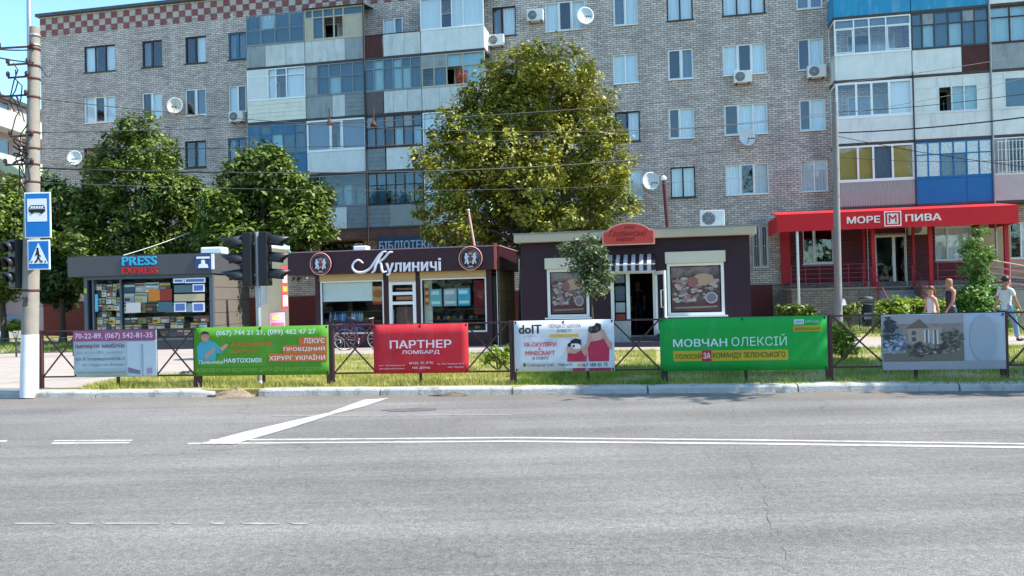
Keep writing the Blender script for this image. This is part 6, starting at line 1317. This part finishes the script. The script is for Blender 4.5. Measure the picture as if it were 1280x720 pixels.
wire(R(1046, 196), R(1330, 196, 22), .15, .008, 'lowest thin wire over the blue balcony', DGREY)
wire(at(43, 62), at(-60, 52, 10), .05, .012, 'upper wire leaving the concrete pole to the left'); wire(at(43, 78), at(-60, 55, 10), .05, .012, 'lower wire leaving the concrete pole to the left')
wire(at(52, 85), FF.P(FF.u(66, 86), -.02, FF.z(66, 86)), .3, .009, 'short wire from the pole top to the corner of the flats')
wire(K1.P(*[K1.u(140, 323, 0), 0, K1.z(140, 323)]), atY(236, 291, 30), .05, .010, 'pale cable slanting up behind the newspaper kiosk', WHITE)
# wire hangers
for i, (px, py) in enumerate(((412, 150), (467, 152))):
    v = atY(px, py, 19.5); t = empty('wire_hanger', ['left reddish wire hanger over the balconies', 'right reddish wire hanger over the balconies'][i], 'wire hanger', v, 0, 'wire hangers'); q = MB(); q.tube([(0, 0, .3), (0, 0, .02)], .015, 6); q.build('rod', RUST, t); q = MB(); q.lathe((0, 0, -.12), [(0, 0), (.10, .0), (.06, .08), (.03, .14), (0, .14)], 10); q.build('cone', RUST, t)

# ------------------------------------------------------------------ low fences behind
def lowfence(name, label, x0, x1, ya, yb, lattice):
    a = ground(x0, ya, .12); b_ = ground(x1, yb, .12); L = (b_-a).length; t = empty(name, label, 'fence', a, math.atan2(b_.y-a.y, b_.x-a.x)); n = max(2, int(L/1.5))
    for j in range(n+1): q = MB(); q.box(L*j/n-.02, L*j/n+.02, -.02, .02, -.02, .62); q.build('post', DGREY, t)
    for z in (.12, .58): q = MB(); q.box(0, L, -.012, .012, z, z+.025); q.build('rail', DGREY, t)
    k = int(L/.35)
    for j in range(k):
        q = MB(); x = L*j/k; q.bar((x, .014, .14), (x+L/k, .014, .58), .012); q.bar((x, .02, .58), (x+L/k, .02, .14), .012); q.build('brace', DGREY, t)
lowfence('low_fence', 'low dark lattice fence along the far side of the footpath at the right', 1036, 1420, 418.5, 409, True)
lowfence('low_fence', 'low dark fence on the lawn left of the concrete pole', -120, 92, 449, 445, True)
q = MB(); q.box(-.8, .8, -.3, .3, 0, .42); o = q.build('concrete_block', WPAINT, None, ground(22, 424, .12), 0, .03); setp(o, 'whitewashed concrete block in front of the parked van', 'block')

# ------------------------------------------------------------------ litter by the fence
v = ground(237, 471, .12); lt = empty('litter_pile', 'small pile of dark bags with an orange scrap behind the fence', 'litter', v)
for (x, y, z, r, h_, m) in ((-.12, 0, .05, (.12, .09, .07), 0, '#20242c'), (.02, .03, .06, (.1, .1, .08), 0, '#3c4450'), (.14, -.02, .05, (.12, .08, .06), 0, '#b86428'), (.06, -.06, .04, (.08, .06, .05), 0, '#7c8894')):
    q = MB(); q.ball((x, y, z), r, 10); 
    q.v = [(a+random.uniform(-.012, .012), b_+random.uniform(-.012, .012), max(0, c_+random.uniform(-.015, .015))) for a, b_, c_ in q.v]; q.build('bag', tm(m), lt)

# ------------------------------------------------------------------ bicycle
def bicycle(px, py, rz, label):
    v = ground(px, py, .12); t = empty('bicycle', label, 'bicycle', v, rz, 'bicycles parked before the bakery kiosk'); R_ = .34; CH = tm('#a8acb0', 'bike_chrome')
    for s, x in ((0, -.52), (1, .52)):
        q = MB(); n = 24; q.tube([(x+R_*math.cos(a), 0, R_+R_*math.sin(a)) for a in [2*math.pi*j/n for j in range(n+1)]], .018, 6, 0, False); w = q.build('wheel', BLACK, t)
        q = MB(); [q.tube([(x, 0, R_), (x+R_*math.cos(a), 0, R_+R_*math.sin(a))], .0035, 4) for a in [2*math.pi*j/12 for j in range(12)]]; q.tube([(x+.96*R_*math.cos(a), 0, R_+.96*R_*math.sin(a)) for a in [2*math.pi*j/n for j in range(n+1)]], .01, 5, 0, False); q.build('spokes', CH, w)
    q = MB(); A_, B_, C_, D_, E_ = (-.52, 0, R_), (-.08, 0, .28), (-.2, 0, .78), (.36, 0, .82), (.52, 0, R_)
    for a, b_ in ((A_, B_), (B_, C_), (C_, D_), (D_, B_), (A_, C_), ((.34, 0, .95), E_)): q.tube([a, b_], .016, 8)
    q.build('frame', tm('#6c2430', 'bike_paint'), t); q = MB(); q.tube([(-.2, 0, .78), (-.24, 0, .92)], .012, 6); q.ball((-.26, 0, .95), (.13, .07, .035), 10); q.build('saddle', BLACK, t)
    q = MB(); q.tube([(.28, -.28, .98), (.38, -.18, 1.0), (.34, 0, .97), (.38, .18, 1.0), (.28, .28, .98)], .013, 6); q.build('handlebar', CH, t); q = MB(); q.tube([(-.08, -.12, .18), (-.08, -.04, .28), (-.08, .04, .28), (-.08, .12, .38)], .014, 6); q.build('crank', CH, t)
bicycle(452, 437.5, .08, 'bicycle parked side-on in front of the bakery window, nearer the crimson banner'); bicycle(428, 435.5, .5, 'bicycle turned slightly away, partly behind the green banner')

# ------------------------------------------------------------------ parked van
v = ground(6, 419.5, .12); vn = empty('parked_van', 'blue-grey van parked at the left edge of the photo, bonnet to the right', 'van', (v.x-1.9, v.y, .122), .0)
prof = [(-2.4, .3), (-2.4, 1.9), (-2.3, 2.02), (.35, 2.02), (.75, 1.9), (1.35, 1.22), (2.1, 1.05), (2.3, .85), (2.32, .35)]
q = MB(); W_ = .92; n = len(prof); vs = []
for y, s in ((-W_, .0), (-W_+.1, .06), (W_-.1, .06), (W_, .0)):
    for x, z in prof: vs.append((x, y, z+(s if z > 1 else 0)))
q.add(vs, [(k*n+i, k*n+(i+1) % n, (k+1)*n+(i+1) % n, (k+1)*n+i) for k in range(3) for i in range(n)]+[tuple(range(n))[::-1], tuple(range(3*n, 4*n))]); q.build('body', mat('van_paint', '#6c8494', .3, .05, 2, spec=.6), vn, bev=.03)
DG = mat('van_glass', '#101820', .08, .05, 2, spec=.9)
for pts in ([(.0, 1.3), (1.12, 1.3), (.66, 1.85), (.0, 1.85)], [(-2.1, 1.3), (-.1, 1.3), (-.1, 1.85), (-2.1, 1.85)]): q = MB(); q.prism(pts, -W_-.008, -W_+.02); q.build('window', DG, vn)
q = MB(); q.quad((1.36, -.78, 1.25), (1.36, .78, 1.25), (.82, .78, 1.93), (.82, -.78, 1.93)); q.build('windscreen', DG, vn)
for x in (-1.6, 1.5):
    for y in (-W_-.02, W_-.2):
        q = MB(); q.lathe((x, y, .33), [(0, 0), (.2, 0), (.22, -.01), (.33, 0), (.34, .04), (.34, .18), (.2, .2), (0, .2)], 20, 0, 'y'); wq = q.build('wheel', BLACK, vn); q = MB(); q.lathe((x, y-.012, .33), [(0, -.01), (.1, -.012), (.19, 0)], 16, 0, 'y'); q.build('rim', GALV, wq)
q = MB(); q.box(2.1, 2.34, -.85, -.6, .72, .9); q.build('headlight', WHITE, vn); q = MB(); q.box(2.25, 2.4, -.9, .9, .32, .5); q.build('bumper', BLACK, vn)
q = MB(); q.box(.1, .25, -W_-.02, -W_-.003, 1.1, 1.14); q.build('handle', BLACK, vn)

# ------------------------------------------------------------------ people
def skin(name, verts, edges, m, parent, sub=1, root=0):
    me = bpy.data.meshes.new(name); me.from_pydata([v[:3] for v in verts], edges, []); me.materials.append(m); o = obj(name, me, parent)
    o.modifiers.new('skin', 'SKIN').use_smooth_shade = True
    if not me.skin_vertices:
        bpy.context.view_layer.objects.active = o
    for i, v in enumerate(verts):
        r = v[3]; me.skin_vertices[0].data[i].radius = (r if not isinstance(r, tuple) else r[0], r if not isinstance(r, tuple) else r[1]); me.skin_vertices[0].data[i].use_root = (i == root)
    s = o.modifiers.new('sub', 'SUBSURF'); s.levels = sub; s.render_levels = sub+1; return o
def person(base, h, face, label, skinm, top, bot, hair, shoes, stride=.24, arms=(.25, -.3), sleeve='short', skirt=None, bald=False, hairlong=False, group=None):
    """faces +x locally; face = rotation about z"""
    t = empty('person', label, 'person', base, face, group); s = h/1.75; V = []; E = []
    def v(x, y, z, r): V.append((x*s, y*s, z*s, (r[0]*s, r[1]*s) if isinstance(r, tuple) else r*s)); return len(V)-1
    def ch(ids): E.extend(list(zip(ids, ids[1:])))
    pel = v(0, 0, .93, (.125, .10)); wai = v(.01, 0, 1.06, (.115, .09)); che = v(.02, 0, 1.26, (.135, .105)); sho = v(.01, 0, 1.40, (.10, .08)); nk = v(.02, 0, 1.48, .055); hd0 = v(.035, 0, 1.56, .07); hd1 = v(.03, 0, 1.66, .095); hd2 = v(.02, 0, 1.72, .07)
    ch([pel, wai, che, sho, nk, hd0, hd1, hd2]); nose = v(.125, 0, 1.615, .014); ch([hd0, nose]); legs = []; armj = []
    for sd, st in ((-1, stride), (1, -stride)):
        hip = v(.0, sd*.09, .88, .085); kn = v(st*.55+.05, sd*.095, .49, .058); an = v(st-(.05 if st < 0 else 0), sd*.09, .09 if st > 0 else .12, .036); to = v(st+.16-(.05 if st < 0 else 0), sd*.1, .035, .034)
        ch([pel, hip, kn, an, to]); legs.append((hip, kn, an, to))
    for sd, sw in ((-1, arms[0]), (1, arms[1])):
        sh = v(.0, sd*.185, 1.385, .058); el = v(sw*.35, sd*.235, 1.11, .04); wr_ = v(sw*.9+.04, sd*.225, .89, .027); pa = v(sw*1.05+.05, sd*.22, .82, .032); ch([sho, sh, el, wr_, pa]); armj.append((sh, el, wr_, pa))
        for k, (l, dy) in enumerate(((.075, -.028), (.085, -.010), (.08, .008), (.062, .026))):
            a = v(sw*1.1+.055+.01, sd*.22+dy, .775-.002*k, .010); b_ = v(sw*1.12+.075, sd*.22+dy, .775-l*.55, .009); c_ = v(sw*1.12+.075-.02, sd*.22+dy, .775-l, .007); ch([pa, a, b_, c_])
        a = v(sw*1.05+.09, sd*.205, .80, .011); b_ = v(sw*1.07+.10, sd*.2, .765, .009); ch([pa, a, b_])
    skin('body', V, E, skinm, t, 1, pel)
    def sub_(ids, grow, m, name, extra=(), root=None):
        mp = {}; vs = []
        for i in ids:
            r = V[i][3]; g = grow if not isinstance(grow, dict) else grow.get(i, .014); rr = (r[0]+g, r[1]+g) if isinstance(r, tuple) else r+g; mp[i] = len(vs); vs.append((V[i][0], V[i][1], V[i][2], rr))
        es = [(mp[a], mp[b_]) for a, b_ in E if a in mp and b_ in mp]
        for (a, p, r, to_) in extra: vs.append((p[0], p[1], p[2], r)); es.append((mp[a], len(vs)-1))
        skin(name, vs, es, m, t, 1, mp[root if root is not None else ids[0]])
    ex = []
    if sleeve == 'short':
        for (sh, el, w_, p) in armj: q_ = [V[sh][k]*.35+V[el][k]*.65 for k in range(3)]; ex.append((sh, q_, .06*s, 0))
    sub_([che, pel, wai, sho]+([a[0] for a in armj] if sleeve != 'none' else []), {pel: .026, wai: .018, che: .014, sho: .008, **{a[0]: .012 for a in armj}}, top, 'shirt', ex+[(pel, (V[pel][0], 0, V[pel][2]-.09*s), .14*s, 0)], che)
    if skirt: sub_([pel]+[l[0] for l in legs], .02, skirt, 'skirt', [(l[0], (V[l[0]][0]*.5+V[l[1]][0]*.5, V[l[0]][1]*.6+V[l[1]][1]*.6, (V[l[0]][2]+V[l[1]][2])/2), .09*s, 0) for l in legs], pel)
    else: sub_([pel, wai]+[i for l in legs for i in l[:3]], {pel: .016, wai: .006, **{l[0]: .016 for l in legs}, **{l[1]: .02 for l in legs}, **{l[2]: .022 for l in legs}}, bot, 'trousers', (), pel)
    for l in legs:
        a, b_ = V[l[2]], V[l[3]]; q = MB(); q.ball(((a[0]+b_[0])/2+.01*s, (a[1]+b_[1])/2, b_[2]+.01*s), (.135*s, .05*s, .05*s), 12); q.build('shoe', shoes, t)
    if not bald:
        q = MB(); c_ = V[hd1]; q.ball((c_[0]-.018*s, c_[1], c_[2]+.025*s), (.108*s, .095*s, .10*s), 14); q.build('hair', hair, t)
        if hairlong: q = MB(); q.tube([(c_[0]-.06*s, 0, c_[2]+.02), (c_[0]-.12*s, 0, c_[2]-.06), (c_[0]-.10*s, 0, c_[2]-.22*s)], [.07*s, .055*s, .03*s], 10); q.build('ponytail', hair, t)
    c_ = V[hd0]; q = MB()
    for sd in (-1, 1): q.ball((c_[0]+.068*s, sd*.032*s, c_[2]+.065*s), (.010*s, .014*s, .009*s), 8)
    q.build('eye', IK, t); q = MB(); q.ball((c_[0]+.068*s, 0, c_[2]+.0), (.012*s, .026*s, .007*s), 8); q.build('mouth', tm('#8c4c44'), t)
    q = MB(); [q.ball((c_[0]+.0, sd*.093*s, c_[2]+.055*s), (.02*s, .012*s, .034*s), 8) for sd in (-1, 1)]; q.build('ear', skinm, t)
    return t
SK = tm('#c08c70', 'skin_light'); SKT = tm('#a8745c', 'skin_tan'); NV = tm('#141c34', 'shirt_navy')
def ppos(px, py): p = ground(px, py, .124); return (p.x, p.y, .124)
person(ppos(1166, 431), 1.56, math.radians(183), 'woman with brown ponytail and pink sleeveless top walking left before the hedge', SK, tm('#dcc0cc', 'top_pink'), tm('#b8b4b0', 'shorts_pale'), tm('#6c3c28', 'hair_brown'), tm('#c8b8a8'), .2, (.1, -.12), 'none', tm('#8c9490', 'skirt_grey'), hairlong=True)
person(ppos(1190, 430), 1.80, math.radians(178), 'bald man in navy sleeveless shirt walking left beside the narrow rose bush', SKT, NV, tm('#2c3850', 'jeans_dark'), IK, IK, .26, (-.22, .2), 'none', bald=True)
person(ppos(1259, 426.5), 1.78, math.radians(15), 'dark-haired man in white T-shirt and blue jeans walking at the right edge', SKT, tm('#bcc4c6', 'tshirt_white'), tm('#6c8cb0', 'jeans_light'), tm('#1c1818', 'hair_black'), IK, .25, (.2, -.2), 'short')
pd = K3.P(K3.u(797, 365, 2.8), 2.8, G0+.3); person(tuple(pd), 1.68, math.radians(-100), 'dim figure in dark blue clothes standing inside the open shop doorway', SK, NV, tm('#2c3850'), tm('#8c8078', 'hair_grey'), IK, .03, (.05, .05), 'short')
